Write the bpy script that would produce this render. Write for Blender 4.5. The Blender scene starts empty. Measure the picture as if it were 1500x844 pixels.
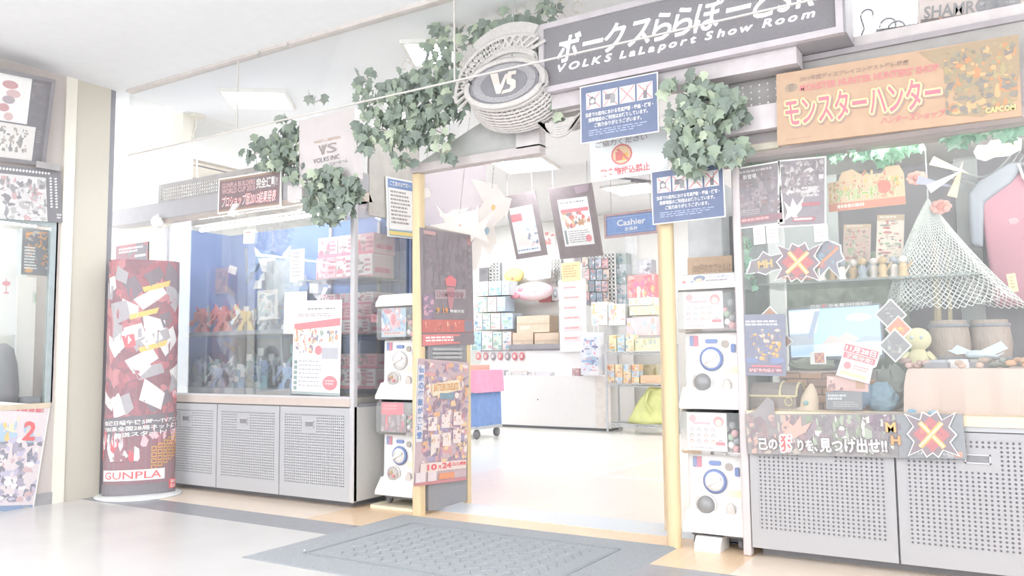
import bpy, bmesh, math, random
from mathutils import Vector, Matrix
R = math.radians
sc = bpy.context.scene
COL = sc.collection
# ---------------------------------------------------------------- camera
F_PX, YAW, PITCH, ROLL, EYE = 1210.0, 31.9, 4.75, 0.6, 1.1
_y, _p, _r = R(YAW), R(PITCH), R(ROLL)
FW = Vector((-math.sin(_y)*math.cos(_p), math.cos(_y)*math.cos(_p), math.sin(_p)))
_rt = Vector((math.cos(_y), math.sin(_y), 0)); _up = _rt.cross(FW)
RT = _rt*math.cos(_r) - _up*math.sin(_r); UP = _up*math.cos(_r) + _rt*math.sin(_r)
CAM = Vector((0, 0, EYE))
cd = bpy.data.cameras.new('camera'); co = bpy.data.objects.new('camera', cd); COL.objects.link(co)
cd.sensor_width = 36; cd.lens = F_PX/1500*36; cd.clip_start = .05; cd.clip_end = 100
m = Matrix((RT, UP, -FW)).transposed().to_4x4(); m.translation = CAM; co.matrix_world = m
sc.camera = co
# ---------------------------------------------------------------- light, exposure
w = bpy.data.worlds.new('world'); sc.world = w; w.use_nodes = True
w.node_tree.nodes['Background'].inputs[0].default_value = (.965, .985, 1, 1)
w.node_tree.nodes['Background'].inputs[1].default_value = 1.2
sc.view_settings.view_transform = 'Standard'; sc.view_settings.look = 'None'
sc.view_settings.exposure = 1.66; sc.view_settings.gamma = 1.0
sc.view_settings.use_curve_mapping = False
ALB = 0.70            # display colour -> albedo

# ---------------------------------------------------------------- pixels to points
def ray(x, y): return FW*F_PX + RT*(x-750) - UP*(y-422)
def atY(x, y, Y): d = ray(x, y); return CAM + d*(Y/d.y)
def atX(x, y, X): d = ray(x, y); return CAM + d*(X/d.x)
def atZ(x, y, Z=0): d = ray(x, y); return CAM + d*((Z-EYE)/d.z)
# ---------------------------------------------------------------- materials
def lin(c):
    c = c/255.0
    return c/12.92 if c <= .04045 else ((c+.055)/1.055)**2.4
def alb(c, k=None):
    k = ALB if k is None else k
    L = .3*c[0]+.55*c[1]+.15*c[2]                                  # dark tones lifted: washed-out lens haze put into the albedo
    if L < 190: M = 160+(L-110)*.375; c = [M+(v-L)*.9 for v in c]
    return tuple(min(.92, lin(v)*k + .16*lin(v)**4) for v in c)
MATS = {}
def mat(name, c, rough=.6, metal=0, noise=.05, scale=12, bump=0, spec=.3, stretch=None, c2=None):
    if name in MATS: return MATS[name]
    M = bpy.data.materials.new(name); M.use_nodes = True; nt = M.node_tree; b = nt.nodes['Principled BSDF']
    a = alb(c)
    b.inputs['Roughness'].default_value = rough; b.inputs['Metallic'].default_value = metal
    b.inputs['Specular IOR Level'].default_value = spec
    tc = nt.nodes.new('ShaderNodeTexCoord'); mp = nt.nodes.new('ShaderNodeMapping')
    if stretch: mp.inputs['Scale'].default_value = stretch
    nz = nt.nodes.new('ShaderNodeTexNoise'); nz.inputs['Scale'].default_value = scale; nz.inputs['Detail'].default_value = 3
    nt.links.new(tc.outputs['Object'], mp.inputs[0]); nt.links.new(mp.outputs[0], nz.inputs['Vector'])
    rp = nt.nodes.new('ShaderNodeValToRGB')
    lo = alb(c2) if c2 else tuple(v*(1-noise) for v in a); hi = a if c2 else tuple(min(.92, v*(1+noise)) for v in a)
    rp.color_ramp.elements[0].position = .35; rp.color_ramp.elements[1].position = .65
    rp.color_ramp.elements[0].color = (*lo, 1); rp.color_ramp.elements[1].color = (*hi, 1)
    nt.links.new(nz.outputs['Fac'], rp.inputs[0]); nt.links.new(rp.outputs[0], b.inputs['Base Color'])
    if bump:
        bp = nt.nodes.new('ShaderNodeBump'); bp.inputs['Strength'].default_value = bump; bp.inputs['Distance'].default_value = .01
        nt.links.new(nz.outputs['Fac'], bp.inputs['Height']); nt.links.new(bp.outputs[0], b.inputs['Normal'])
    MATS[name] = M; return M
def mat_emit(name, c, s):
    if name in MATS: return MATS[name]
    M = bpy.data.materials.new(name); M.use_nodes = True; b = M.node_tree.nodes['Principled BSDF']
    a = tuple(lin(v) for v in c)
    b.inputs['Base Color'].default_value = (*a, 1); b.inputs['Emission Color'].default_value = (*a, 1)
    b.inputs['Emission Strength'].default_value = s
    MATS[name] = M; return M
def mat_glass(name, tint=(1, 1, 1), veil=.06, fres=1.0, rough=0.02):
    if name in MATS: return MATS[name]
    M = bpy.data.materials.new(name); M.use_nodes = True; nt = M.node_tree; nt.nodes.clear()
    o = nt.nodes.new('ShaderNodeOutputMaterial'); t = nt.nodes.new('ShaderNodeBsdfTransparent'); t.inputs[0].default_value = (*tint, 1)
    d = nt.nodes.new('ShaderNodeBsdfDiffuse'); d.inputs[0].default_value = (.9, .93, .93, 1)
    g = nt.nodes.new('ShaderNodeBsdfGlossy'); g.inputs['Roughness'].default_value = rough
    m1 = nt.nodes.new('ShaderNodeMixShader'); m1.inputs[0].default_value = veil
    f = nt.nodes.new('ShaderNodeFresnel'); f.inputs[0].default_value = 1.35
    mu = nt.nodes.new('ShaderNodeMath'); mu.operation = 'MULTIPLY'; mu.inputs[1].default_value = fres
    m2 = nt.nodes.new('ShaderNodeMixShader')
    nt.links.new(t.outputs[0], m1.inputs[1]); nt.links.new(d.outputs[0], m1.inputs[2])
    nt.links.new(f.outputs[0], mu.inputs[0]); nt.links.new(mu.outputs[0], m2.inputs[0])
    nt.links.new(m1.outputs[0], m2.inputs[1]); nt.links.new(g.outputs[0], m2.inputs[2]); nt.links.new(m2.outputs[0], o.inputs[0])
    MATS[name] = M; return M
def mat_print(name='printed_paper', rough=.45):
    if name in MATS: return MATS[name]
    M = bpy.data.materials.new(name); M.use_nodes = True; nt = M.node_tree; b = nt.nodes['Principled BSDF']
    at = nt.nodes.new('ShaderNodeVertexColor'); at.layer_name = 'Col'
    tc = nt.nodes.new('ShaderNodeTexCoord'); nz = nt.nodes.new('ShaderNodeTexNoise'); nz.inputs['Scale'].default_value = 40
    mx = nt.nodes.new('ShaderNodeMixRGB'); mx.blend_type = 'MULTIPLY'; mx.inputs[0].default_value = .12
    nt.links.new(tc.outputs['Object'], nz.inputs['Vector']); nt.links.new(at.outputs[0], mx.inputs[1]); nt.links.new(nz.outputs['Fac'], mx.inputs[2])
    nt.links.new(mx.outputs[0], b.inputs['Base Color']); b.inputs['Roughness'].default_value = rough
    b.inputs['Specular IOR Level'].default_value = .25
    MATS[name] = M; return M
# ---------------------------------------------------------------- meshes
class MB:
    def __init__(s): s.v = []; s.f = []; s.c = []; s.cur = None
    def add(s, vs, fs):
        n = len(s.v); s.v += [tuple(v) for v in vs]; s.f += [tuple(i+n for i in f) for f in fs]; s.c += [s.cur]*len(fs); return s
    def box(s, x0, x1, y0, y1, z0, z1, M=None):
        vs = [Vector((x, y, z)) for z in (z0, z1) for y in (y0, y1) for x in (x0, x1)]
        if M: vs = [M @ v for v in vs]
        return s.add(vs, [(0, 2, 3, 1), (4, 5, 7, 6), (0, 1, 5, 4), (2, 6, 7, 3), (0, 4, 6, 2), (1, 3, 7, 5)])
    def rbox(s, x0, x1, y0, y1, z0, z1, r=.01, axis='z', seg=3):
        """box whose edges along one axis are rounded"""
        A = dict(z=(x0, x1, y0, y1, z0, z1), y=(x0, x1, z0, z1, y0, y1), x=(y0, y1, z0, z1, x0, x1))[axis]
        p = rrect(A[0], A[1], A[2], A[3], r, seg); n = len(p)
        mk = dict(z=lambda a, b, c: (a, b, c), y=lambda a, b, c: (a, c, b), x=lambda a, b, c: (c, a, b))[axis]
        vs = [mk(a, b, A[4]) for a, b in p] + [mk(a, b, A[5]) for a, b in p]
        return s.add(vs, [tuple(range(n-1, -1, -1)), tuple(range(n, 2*n))] + [(i, (i+1) % n, n+(i+1) % n, n+i) for i in range(n)])
    def prism(s, pts, d0, d1, axis='y'):
        """outline (a,b) swept along an axis"""
        n = len(pts)
        mk = dict(z=lambda a, b, c: (a, b, c), y=lambda a, b, c: (a, c, b), x=lambda a, b, c: (c, a, b))[axis]
        vs = [mk(a, b, d0) for a, b in pts] + [mk(a, b, d1) for a, b in pts]
        return s.add(vs, [tuple(range(n-1, -1, -1)), tuple(range(n, 2*n))] + [(i, (i+1) % n, n+(i+1) % n, n+i) for i in range(n)])
    def lathe(s, prof, n=16, M=None, cap=True):
        """profile of (radius, height) turned about z"""
        vs = []; fs = []
        for r, z in prof:
            for i in range(n):
                a = 2*math.pi*i/n; v = Vector((r*math.cos(a), r*math.sin(a), z)); vs.append(M @ v if M else v)
        k = len(prof)
        for j in range(k-1):
            for i in range(n): fs.append((j*n+i, j*n+(i+1) % n, (j+1)*n+(i+1) % n, (j+1)*n+i))
        if cap: fs += [tuple(range(n-1, -1, -1)), tuple(range((k-1)*n, k*n))]
        return s.add(vs, fs)
    def tube(s, pts, r, n=6, closed=False):
        pts = [Vector(p) for p in pts]; k = len(pts); vs = []; fs = []
        rr = r if isinstance(r, (list, tuple)) else [r]*k
        for j, p in enumerate(pts):
            a = pts[(j-1) % k] if closed or j else p; b = pts[(j+1) % k] if closed or j < k-1 else p
            t = (b-a).normalized(); q = Vector((0, 0, 1)) if abs(t.z) < .9 else Vector((1, 0, 0))
            u = t.cross(q).normalized(); v = t.cross(u)
            for i in range(n):
                an = 2*math.pi*i/n; vs.append(p + (u*math.cos(an)+v*math.sin(an))*rr[j])
        for j in range(k if closed else k-1):
            for i in range(n):
                a, b = j*n, ((j+1) % k)*n
                fs.append((a+i, b+i, b+(i+1) % n, a+(i+1) % n))
        if not closed: fs += [tuple(range(n)), tuple(range(k*n-1, (k-1)*n-1, -1))]
        return s.add(vs, fs)
    def ball(s, c, r, n=10, k=6, sq=(1, 1, 1)):
        c = Vector(c); vs = [c+Vector((0, 0, -r*sq[2]))]; fs = []
        for j in range(1, k):
            b = math.pi*j/k - math.pi/2
            for i in range(n):
                a = 2*math.pi*i/n
                vs.append(c+Vector((r*math.cos(b)*math.cos(a)*sq[0], r*math.cos(b)*math.sin(a)*sq[1], r*math.sin(b)*sq[2])))
        vs.append(c+Vector((0, 0, r*sq[2]))); L = len(vs)-1
        for i in range(n):
            fs.append((0, 1+(i+1) % n, 1+i)); fs.append((L, 1+(k-2)*n+i, 1+(k-2)*n+(i+1) % n))
            for j in range(k-2):
                a = 1+j*n; fs.append((a+i, a+(i+1) % n, a+n+(i+1) % n, a+n+i))
        return s.add(vs, fs)
    def holes(s, x0, x1, z0, z1, y0, y1, nx, nz, hr, skip=None, seg=8):
        """plate with a grid of round holes, front face at y0, hole walls back to y1"""
        dx, dz = (x1-x0)/nx, (z1-z0)/nz; r = hr*min(dx, dz)
        for i in range(nx):
            for j in range(nz):
                cx, cz = x0+dx*(i+.5), z0+dz*(j+.5)
                if skip and skip(cx, cz):
                    s.add([(cx-dx/2, y0, cz-dz/2), (cx+dx/2, y0, cz-dz/2), (cx+dx/2, y0, cz+dz/2), (cx-dx/2, y0, cz+dz/2)], [(0, 1, 2, 3)]); continue
                o = [(cx+dx/2*a, y0, cz+dz/2*b) for a, b in ((-1, -1), (0, -1), (1, -1), (1, 0), (1, 1), (0, 1), (-1, 1), (-1, 0))]
                q = [math.pi*(1.25+.25*k) for k in range(8)]
                i0 = [(cx+r*math.cos(a), y0, cz+r*math.sin(a)) for a in q]; i1 = [(x, y1, z) for x, _, z in i0]
                s.add(o+i0+i1, [(k, (k+1) % 8, 8+(k+1) % 8, 8+k) for k in range(8)] + [(8+k, 8+(k+1) % 8, 16+(k+1) % 8, 16+k) for k in range(8)])
        return s
    def mesh(s, name, M, smooth=False, cols=False):
        me = bpy.data.meshes.new(name); me.from_pydata(s.v, [], s.f)
        if M: me.materials.append(M)
        if cols:
            at = me.color_attributes.new('Col', 'FLOAT_COLOR', 'CORNER'); buf = []
            for f, c in zip(s.f, s.c): buf += list(c or (.7, .7, .7)) * 0 or [*(c or (.7, .7, .7)), 1.0]*len(f)
            at.data.foreach_set('color', buf)
        if smooth: me.polygons.foreach_set('use_smooth', [True]*len(me.polygons))
        me.update(); return me
    def obj(s, name, M, parent=None, smooth=False, loc=None, rz=0, cols=False):
        o = bpy.data.objects.new(name, s.mesh(name, M, smooth, cols)); COL.objects.link(o)
        if parent: o.parent = parent
        if loc is not None: o.location = loc
        if rz: o.rotation_euler.z = rz
        return o
def rrect(x0, x1, y0, y1, r, seg=3):
    p = []
    for cx, cy, a0 in ((x1-r, y1-r, 0), (x0+r, y1-r, 90), (x0+r, y0+r, 180), (x1-r, y0+r, 270)):
        for i in range(seg+1):
            a = R(a0+90*i/seg); p.append((cx+r*math.cos(a), cy+r*math.sin(a)))
    return p
def smooth_angle(o, deg=35):
    me = o.data; bm = bmesh.new(); bm.from_mesh(me)
    for f in bm.faces: f.smooth = True
    for e in bm.edges: e.smooth = len(e.link_faces) == 2 and e.calc_face_angle(0) < R(deg)
    bm.to_mesh(me); bm.free(); return o
def bevel(o, wd=.004, seg=2):
    b = o.modifiers.new('bevel', 'BEVEL'); b.width = wd; b.segments = seg; b.limit_method = 'ANGLE'; return o
def tag(o, label, cat, group=None):
    o['label'] = label; o['category'] = cat
    if group: o['group'] = group
    return o
def thing(name, label, cat, loc=(0, 0, 0), rz=0, group=None):
    o = bpy.data.objects.new(name, None); COL.objects.link(o); o.location = loc; o.rotation_euler = (0, 0, rz)
    o.empty_display_size = .1
    return tag(o, label, cat, group)
def struct(o, label=None):
    o['kind'] = 'structure'
    if label: o['label'] = label
    return o
def place(o, loc, rot=None, scale=None):
    o.location = loc
    if rot: o.rotation_euler = rot
    if scale: o.scale = (scale,)*3 if not isinstance(scale, (tuple, list)) else scale
    return o
def dup(o, parent=None):
    c = o.copy(); COL.objects.link(c)
    if parent: c.parent = parent
    for ch in list(o.children): dup(ch, c)
    return c
# ---------------------------------------------------------------- flat print
_font_cache = {}
def glyphs(txt, shear=0, bold=0):
    k = (txt, shear, bold)
    if k in _font_cache: return _font_cache[k]
    cu = bpy.data.curves.new('t', 'FONT'); cu.body = txt; cu.size = 1; cu.shear = shear; cu.offset = bold; cu.resolution_u = 2
    ob = bpy.data.objects.new('t', cu); me = bpy.data.meshes.new_from_object(ob)
    vs = [(v.co.x, v.co.y) for v in me.vertices]; fs = [tuple(p.vertices) for p in me.polygons]
    bpy.data.objects.remove(ob); bpy.data.curves.remove(cu); bpy.data.meshes.remove(me)
    if vs:
        x0 = min(v[0] for v in vs); x1 = max(v[0] for v in vs); y0 = min(v[1] for v in vs); y1 = max(v[1] for v in vs)
        vs = [((x-x0)/max(1e-6, x1-x0), (y-y0)/max(1e-6, y1-y0)) for x, y in vs]
    _font_cache[k] = (vs, fs); return vs, fs
def glyph_em(txt, shear=0, bold=0):
    """letters of a line set one after another; x in line units, y 0..1 of the common height; last entry is the line width"""
    out = []; x = 0; raw = []
    for ch in txt:
        if ch == ' ': x += .16; continue
        cu = bpy.data.curves.new('t', 'FONT'); cu.body = ch; cu.size = 1; cu.shear = shear; cu.offset = bold; cu.resolution_u = 3
        ob = bpy.data.objects.new('t', cu); me = bpy.data.meshes.new_from_object(ob)
        vs = [(v.co.x, v.co.y) for v in me.vertices]; fs = [tuple(p.vertices) for p in me.polygons]
        bpy.data.objects.remove(ob); bpy.data.curves.remove(cu); bpy.data.meshes.remove(me)
        x0 = min(v[0] for v in vs); wd = max(v[0] for v in vs)-x0
        raw.append(([(p[0]-x0+x, p[1]) for p in vs], fs)); x += wd+.05
    y0 = min(p[1] for vs, _ in raw for p in vs); y1 = max(p[1] for vs, _ in raw for p in vs)
    return [([(p[0], (p[1]-y0)/(y1-y0)) for p in vs], fs, 0) for vs, fs in raw] + [x-.05]
def clip_u(pts, a, b):
    for lim, sg in ((a, 1), (b, -1)):
        out = []
        for i, p in enumerate(pts):
            q = pts[i-1]; dp, dq = (p[0]-lim)*sg, (q[0]-lim)*sg
            if (dp >= 0) != (dq >= 0):
                t = dq/(dq-dp); out.append((q[0]+(p[0]-q[0])*t, q[1]+(p[1]-q[1])*t))
            if dp >= 0: out.append(p)
        pts = out
        if len(pts) < 3: return []
    return pts
class Sheet:
    """flat printed sheet: u to the right and v downwards, both 0..1"""
    def __init__(s, o, w, h, y=-.001):
        s.o, s.w, s.h = o, w, h; s.pic = MB(); s.let = MB(); s.y = y; s.n = 0; s.curve = None
    def _c(s, c): return alb(c)
    def _p(s, u, v, dy):
        if s.curve: return s.curve[1](u, v, -dy)
        return (s.w*(u-.5), dy, s.h*(.5-v))
    def poly(s, pts, c, tgt=None):
        if s.curve and tgt is None:
            s.n += 1; s.pic.cur = s._c(c); k = s.curve[0]
            for i in range(k):
                q = clip_u(pts, i/k, (i+1)/k)
                if len(q) > 2: s.pic.add([s._p(u, v, -.0005-.00002*s.n) for u, v in q][::-1], [tuple(range(len(q)))])
            return s
        t = tgt or s.pic; t.cur = s._c(c); s.n += 1; dy = s.y - .000015*s.n
        if tgt is s.let: dy -= .002
        t.add([s._p(u, v, dy) for u, v in pts][::-1], [tuple(range(len(pts)))]); return s
    def rect(s, u0, v0, u1, v1, c): return s.poly([(u0, v0), (u1, v0), (u1, v1), (u0, v1)], c)
    def oval(s, u, v, ru, rv, c, n=14): return s.poly([(u+ru*math.cos(2*math.pi*i/n), v+rv*math.sin(2*math.pi*i/n)) for i in range(n)], c)
    def line(s, u0, v0, u1, v1, t, c):
        a = Vector((u0*s.w, v0*s.h)); b = Vector((u1*s.w, v1*s.h)); d = (b-a).normalized(); nn = Vector((-d.y, d.x))*t*s.h/2
        return s.poly([((p.x)/s.w, (p.y)/s.h) for p in (a+nn, b+nn, b-nn, a-nn)], c)
    def frame(s, u0, v0, u1, v1, t, c):
        tu = t*s.h/s.w
        s.rect(u0, v0, u1, v0+t, c); s.rect(u0, v1-t, u1, v1, c); s.rect(u0, v0+t, u0+tu, v1-t, c); s.rect(u1-tu, v0+t, u1, v1-t, c); return s
    def text(s, txt, u0, v0, u1, v1, c, shear=0, bold=0, rise=0):
        """letters filling the box; rise lifts the right end"""
        vs, fs = glyphs(txt, shear, bold)
        if not vs: return s
        s.n += 1; dy = s.y - .002 - .000015*s.n; s.let.cur = s._c(c)
        s.let.add([s._p(u0+(u1-u0)*x, v1-(v1-v0)*y-rise*x, dy) for x, y in vs], fs); return s
    def glow(s, txt, u0, v0, u1, v1, c, edge, t=.02, **k):
        """letters with a contrasting edge"""
        for i in range(8):
            a = math.pi*i/4; du, dv = t*math.cos(a)*s.h/s.w, t*math.sin(a); s.text(txt, u0+du, v0+dv, u1+du, v1+dv, edge, **k)
        return s.text(txt, u0, v0, u1, v1, c, **k)
    def rows(s, u0, v0, u1, v1, n, c, seed=1, fill=.55, ragged=.25):
        """illegible small lines of print"""
        rg = random.Random(seed); dv = (v1-v0)/n
        for i in range(n):
            e = u0+(u1-u0)*(1-ragged*rg.random()); u = u0
            while u < e:
                L = (u1-u0)*rg.uniform(.03, .16); s.rect(u, v0+dv*i, min(e, u+L), v0+dv*(i+fill), c); u += L+(u1-u0)*.025
        return s
    def busy(s, u0, v0, u1, v1, pal, n=60, seed=1, size=.16):
        """loose patches of colour inside a box"""
        rg = random.Random(seed); W, Hh = u1-u0, v1-v0; asp = (W*s.w)/(Hh*s.h)
        for i in range(n):
            cu, cv = u0+W*rg.random(), v0+Hh*rg.random(); k = size*rg.uniform(.35, 1.1)*(1.25-.6*i/n); m = rg.randint(4, 7); a0 = rg.random()*6
            st = rg.uniform(.5, 1.6)
            p = []
            for j in range(m):
                a = a0+2*math.pi*j/m; r = k*rg.uniform(.5, 1)
                uu = cu+r*math.cos(a)*W*st/max(asp, .5); vv = cv+r*math.sin(a)*Hh/st*min(asp, 2)
                p.append((min(u1, max(u0, uu)), min(v1, max(v0, vv))))
            s.poly(p, rg.choice(pal))
        return s
    def done(s, pn='picture', ln='lettering'):
        if s.pic.f: s.pic.obj(pn, mat_print(), s.o, cols=True)
        if s.let.f: s.let.obj(ln, mat_print(), s.o, cols=True)
        return s.o
def basis(tl, tr, bl):
    u = (tr-tl); wd = u.length; u.normalize(); v = (tl-bl); v -= u*v.dot(u); hh = v.length; v.normalize()
    n = v.cross(u)                     # local +y, pointing away from the viewer
    M = Matrix((u, -u.cross(v), v)).transposed().to_4x4()
    M.translation = tl + u*wd/2 - v*hh/2
    return M, wd, hh
def panel(name, label, cat, tl, tr, bl, M, th=.004, parent=None, group=None, border=None, outline=None):
    """thin upright sheet through three corner points, front at local -y; returns its Sheet"""
    B, wd, hh = basis(Vector(tl), Vector(tr), Vector(bl))
    mb = MB()
    if outline: mb.prism([((u-.5)*wd, (.5-v)*hh) for u, v in outline][::-1], 0, th)
    else: mb.box(-wd/2, wd/2, 0, th, -hh/2, hh/2)
    o = mb.obj(name, M, parent); o.matrix_world = B
    if not parent: tag(o, label, cat, group)
    if border:
        bw, bd, bm_ = border; f = MB()
        f.box(-wd/2-bw, wd/2+bw, -bd, th, hh/2, hh/2+bw); f.box(-wd/2-bw, wd/2+bw, -bd, th, -hh/2-bw, -hh/2)
        f.box(-wd/2-bw, -wd/2, -bd, th, -hh/2, hh/2); f.box(wd/2, wd/2+bw, -bd, th, -hh/2, hh/2)
        f.obj('frame', bm_, o)
    return Sheet(o, wd, hh)
def pY(Y, tl, tr, bl): return [atY(*p, Y) for p in (tl, tr, bl)]
def pX(X, tl, tr, bl): return [atX(*p, X) for p in (tl, tr, bl)]
def tiltY(Y, tl, tr, bl):
    """sheet whose foot is at depth Y and whose head leans so that the sides stay upright"""
    b = atY(*bl, Y); d = ray(*tl); a = CAM + d*(b.x/d.x); return [a, atY(*tr, a.y), b]
def tiltX(X, tl, tr, br):
    b = atX(*br, X); d = ray(*tr); a = CAM + d*(b.y/d.y); t = atX(*tl, a.x); return [t, a, Vector((b.x, t.y, b.z))]
# ================================================================ the setting
WHITE = mat('white_paint', (250, 249, 246), .6, noise=.01)
CEIL = mat('ceiling_paint', (253, 254, 255), .9, noise=.01, spec=.1)
CREAM = mat('cream_wallpaper', (226, 221, 210), .8, noise=.025, scale=90, bump=.1)
PINKW = mat('taupe_wallpaper', (222, 214, 210), .8, noise=.03, scale=90)
IVORY = mat('ivory_paint', (250, 247, 238), .6, noise=.01)
GREYM = mat('grey_metal', (206, 206, 209), .45, noise=.02, scale=200, spec=.4)
GREYD = mat('grey_metal_side', (200, 201, 203), .5, noise=.02, scale=150, spec=.4)
LGREY = mat('light_grey_metal', (226, 224, 226), .4, noise=.02, scale=100, spec=.4)
DARK = mat('dark_grey_plastic', (136, 136, 142), .5, noise=.04)
BLACK = mat('black_plastic', (110, 108, 113), .4, noise=.04)
WOODP = mat('pale_wood_post', (238, 220, 184), .5, noise=.04, scale=8, stretch=(6, 6, .6))
LEDGE = mat('pale_wood_ledge', (248, 232, 208), .5, noise=.03, scale=8, stretch=(.6, 6, 6))
SILL = mat('taupe_sill', (222, 210, 203), .5, noise=.02)
def slab(name, M, x0, x1, y0, y1, z0, z1, label=None):
    return struct(MB().box(x0, x1, y0, y1, z0, z1).obj(name, M), label)
FLOORM = mat('cream_floor_tile', (226, 224, 222), .2, noise=.02, scale=3, spec=.35)
slab('floor', FLOORM, -7.6, 5, -4, 3.87, -.1, 0, 'polished cream floor of the mall corridor')
slab('trim_1', mat('charcoal_floor_stripe', (140, 142, 149), .25, noise=.03, spec=.5), -7.6, 5, 3.87, 4.17, -.1, 0, 'charcoal stripe inlaid in the floor along the shop front')
PALEF = mat('pale_floor', (250, 238, 224), .25, noise=.02, spec=.4)
TANF = mat('tan_wood_floor', (249, 226, 196), .25, noise=.03, scale=6, stretch=(6, .6, 1), spec=.4)
slab('floor', PALEF, -7.6, -4.3, 4.17, 4.85, -.1, 0, 'pale floor strip before the left display case')
slab('floor', TANF, -4.3, -1.33, 4.17, 4.85, -.1, 0, 'tan wood floor strip before the shop entrance')
slab('floor', PALEF, -1.33, 5, 4.17, 4.85, -.1, 0, 'pale floor strip before the right display case')
slab('trim_2', mat('metal_threshold', (232, 236, 240), .3, noise=.02, scale=30, spec=.5), -4.3, -1.33, 4.85, 5.2, -.1, 0.002, 'pale metal threshold across the entrance')
PEACH = mat('peach_wood_floor', (250, 241, 234), .22, noise=.02, scale=5, stretch=(6, .5, 1), spec=.4)
SHOPF = mat('shop_white_floor', (251, 249, 242), .2, noise=.01, spec=.4)
slab('floor', PEACH, -4.5, 3, 5.2, 13, -.1, 0, 'peach wood floor inside the shop')
slab('floor', SHOPF, -10, -4.5, 5.2, 13, -.1, 0, 'white floor inside the shop')
slab('floor', SHOPF, -10, -4.3, 4.85, 5.2, -.1, 0); slab('floor', SHOPF, -1.33, 3, 4.85, 5.2, -.1, 0)
t = MB().box(-3.46, -3.42, 6.97, 12.9, 0, .002).box(-3.46, 1, 6.93, 6.97, 0, .002).obj('trim_3', WHITE); struct(t, 'white line on the shop floor')
CZ = 3.4
slab('ceiling', CEIL, -10, 5, -2, 13, CZ, CZ+.1, 'white ceiling')
# left wall of the corridor with its showcase niche
NY0, NY1, NZ0, NZ1 = 2.2, 3.6, .78, 2.2
for y0, y1, z0, z1 in ((-4, NY0, 0, CZ), (NY0, NY1, 0, NZ0), (NY0, NY1, NZ1, CZ), (NY1, 3.64, 0, CZ)): slab('wall_left', PINKW, -6.9, -6.5, y0, y1, z0, z1, 'taupe corridor wall on the left')
slab('trim_4', IVORY, -6.9, -6.485, 3.64, 3.73, 0, CZ, 'ivory upright trim on the left wall')
slab('wall_left', CREAM, -6.9, -6.5, 3.73, 4.03, 0, CZ, 'cream wall panel at the corner')
slab('trim_5', DARK, -6.9, -6.51, 4.03, 4.08, 0, CZ, 'dark upright strip at the corner')
slab('baseboard_left', mat('grey_skirting', (186, 184, 186), .5), -6.5, -6.488, -4, 3.64, 0, .09)
slab('wall_front', IVORY, -8, -6.56, 4.78, 4.9, 0, CZ, 'ivory facade wall left of the display case')
slab('baseboard_front', GREYM, -8, -6.56, 4.765, 4.78, 0, .1)
# shop shell
slab('wall_back', WHITE, -10, 3, 12.2, 12.3, 0, CZ, 'white back wall of the shop')
slab('wall_side', WHITE, -10.1, -10, 4.8, 12.3, 0, CZ, 'white side wall of the shop')
slab('wall_right', WHITE, 3, 3.1, 4.6, 12.3, 0, CZ)

# light fittings
LITE = mat_emit('lit_diffuser', (246, 250, 255), 7.6)
def ceiling_light(cx, cy, wx, wy, rz, label, sw=1):
    t = thing('ceiling_light', label, 'light', (cx, cy, CZ), rz, 'square ceiling lights')
    f = MB()
    for a in (-1, 1):
        f.box(-wx/2-.03, wx/2+.03, a*(wy/2+.015)-.015, a*(wy/2+.015)+.015, -.03, 0); f.box(a*(wx/2+.015)-.015, a*(wx/2+.015)+.015, -wy/2, wy/2, -.03, 0)
    f.obj('frame', WHITE, t); MB().box(-wx/2, wx/2, -wy/2, wy/2, -.02, 0).obj('diffuser', LITE, t)
    return t
ceiling_light(-5.65, 4.87, .52, .46, R(38), 'bright square ceiling light above the left display case')
ceiling_light(-3.69, 4.83, .34, .44, R(28), 'bright square ceiling light above the ivy')
ceiling_light(-5.0, 8.35, .62, .62, R(10), 'bright square ceiling light inside the entrance')
ceiling_light(-4.5, 10.4, .62, .62, 0, 'bright square ceiling light deep in the shop near the cashier sign')
for x, y, lb in ((-8, 8.5, 'far left of the shop'), (-2, 8, 'right of the entrance inside the shop'), (-7.3, 10.8, 'over the shop counter'),
                 (-2, 11, 'right rear of the shop'), (1, 7, 'behind the right display case'), (.9, 10, 'far right rear of the shop')):
    ceiling_light(x, y, 1.2, .6, 0, 'oblong ceiling light panel ' + lb)
for x, y, lb in ((-4.7, 1.3, 'left of the viewer'), (-2, .9, 'above the viewer'), (1.2, .5, 'right of the viewer'), (-4.7, -.9, 'behind the viewer')):  # added panels out of view, filling the corridor and shop front with light
    ceiling_light(x, y, 1.2, .6, 0, 'added unseen corridor fill light panel ' + lb)
# air conditioner in the shop ceiling
t = thing('ceiling_air_conditioner', 'beige square air conditioner cassette in the shop ceiling', 'air conditioner', (-8.45, 6.4, CZ))
MB().box(-.42, .42, -.42, .42, -.03, 0).obj('grille', mat('beige_plastic', (240, 234, 226), .5), t)
for s in (-1, 1): MB().box(s*.3-.02, s*.3+.02, -.3, .3, -.036, -.03).obj('air_slot', DARK, t)
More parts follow.
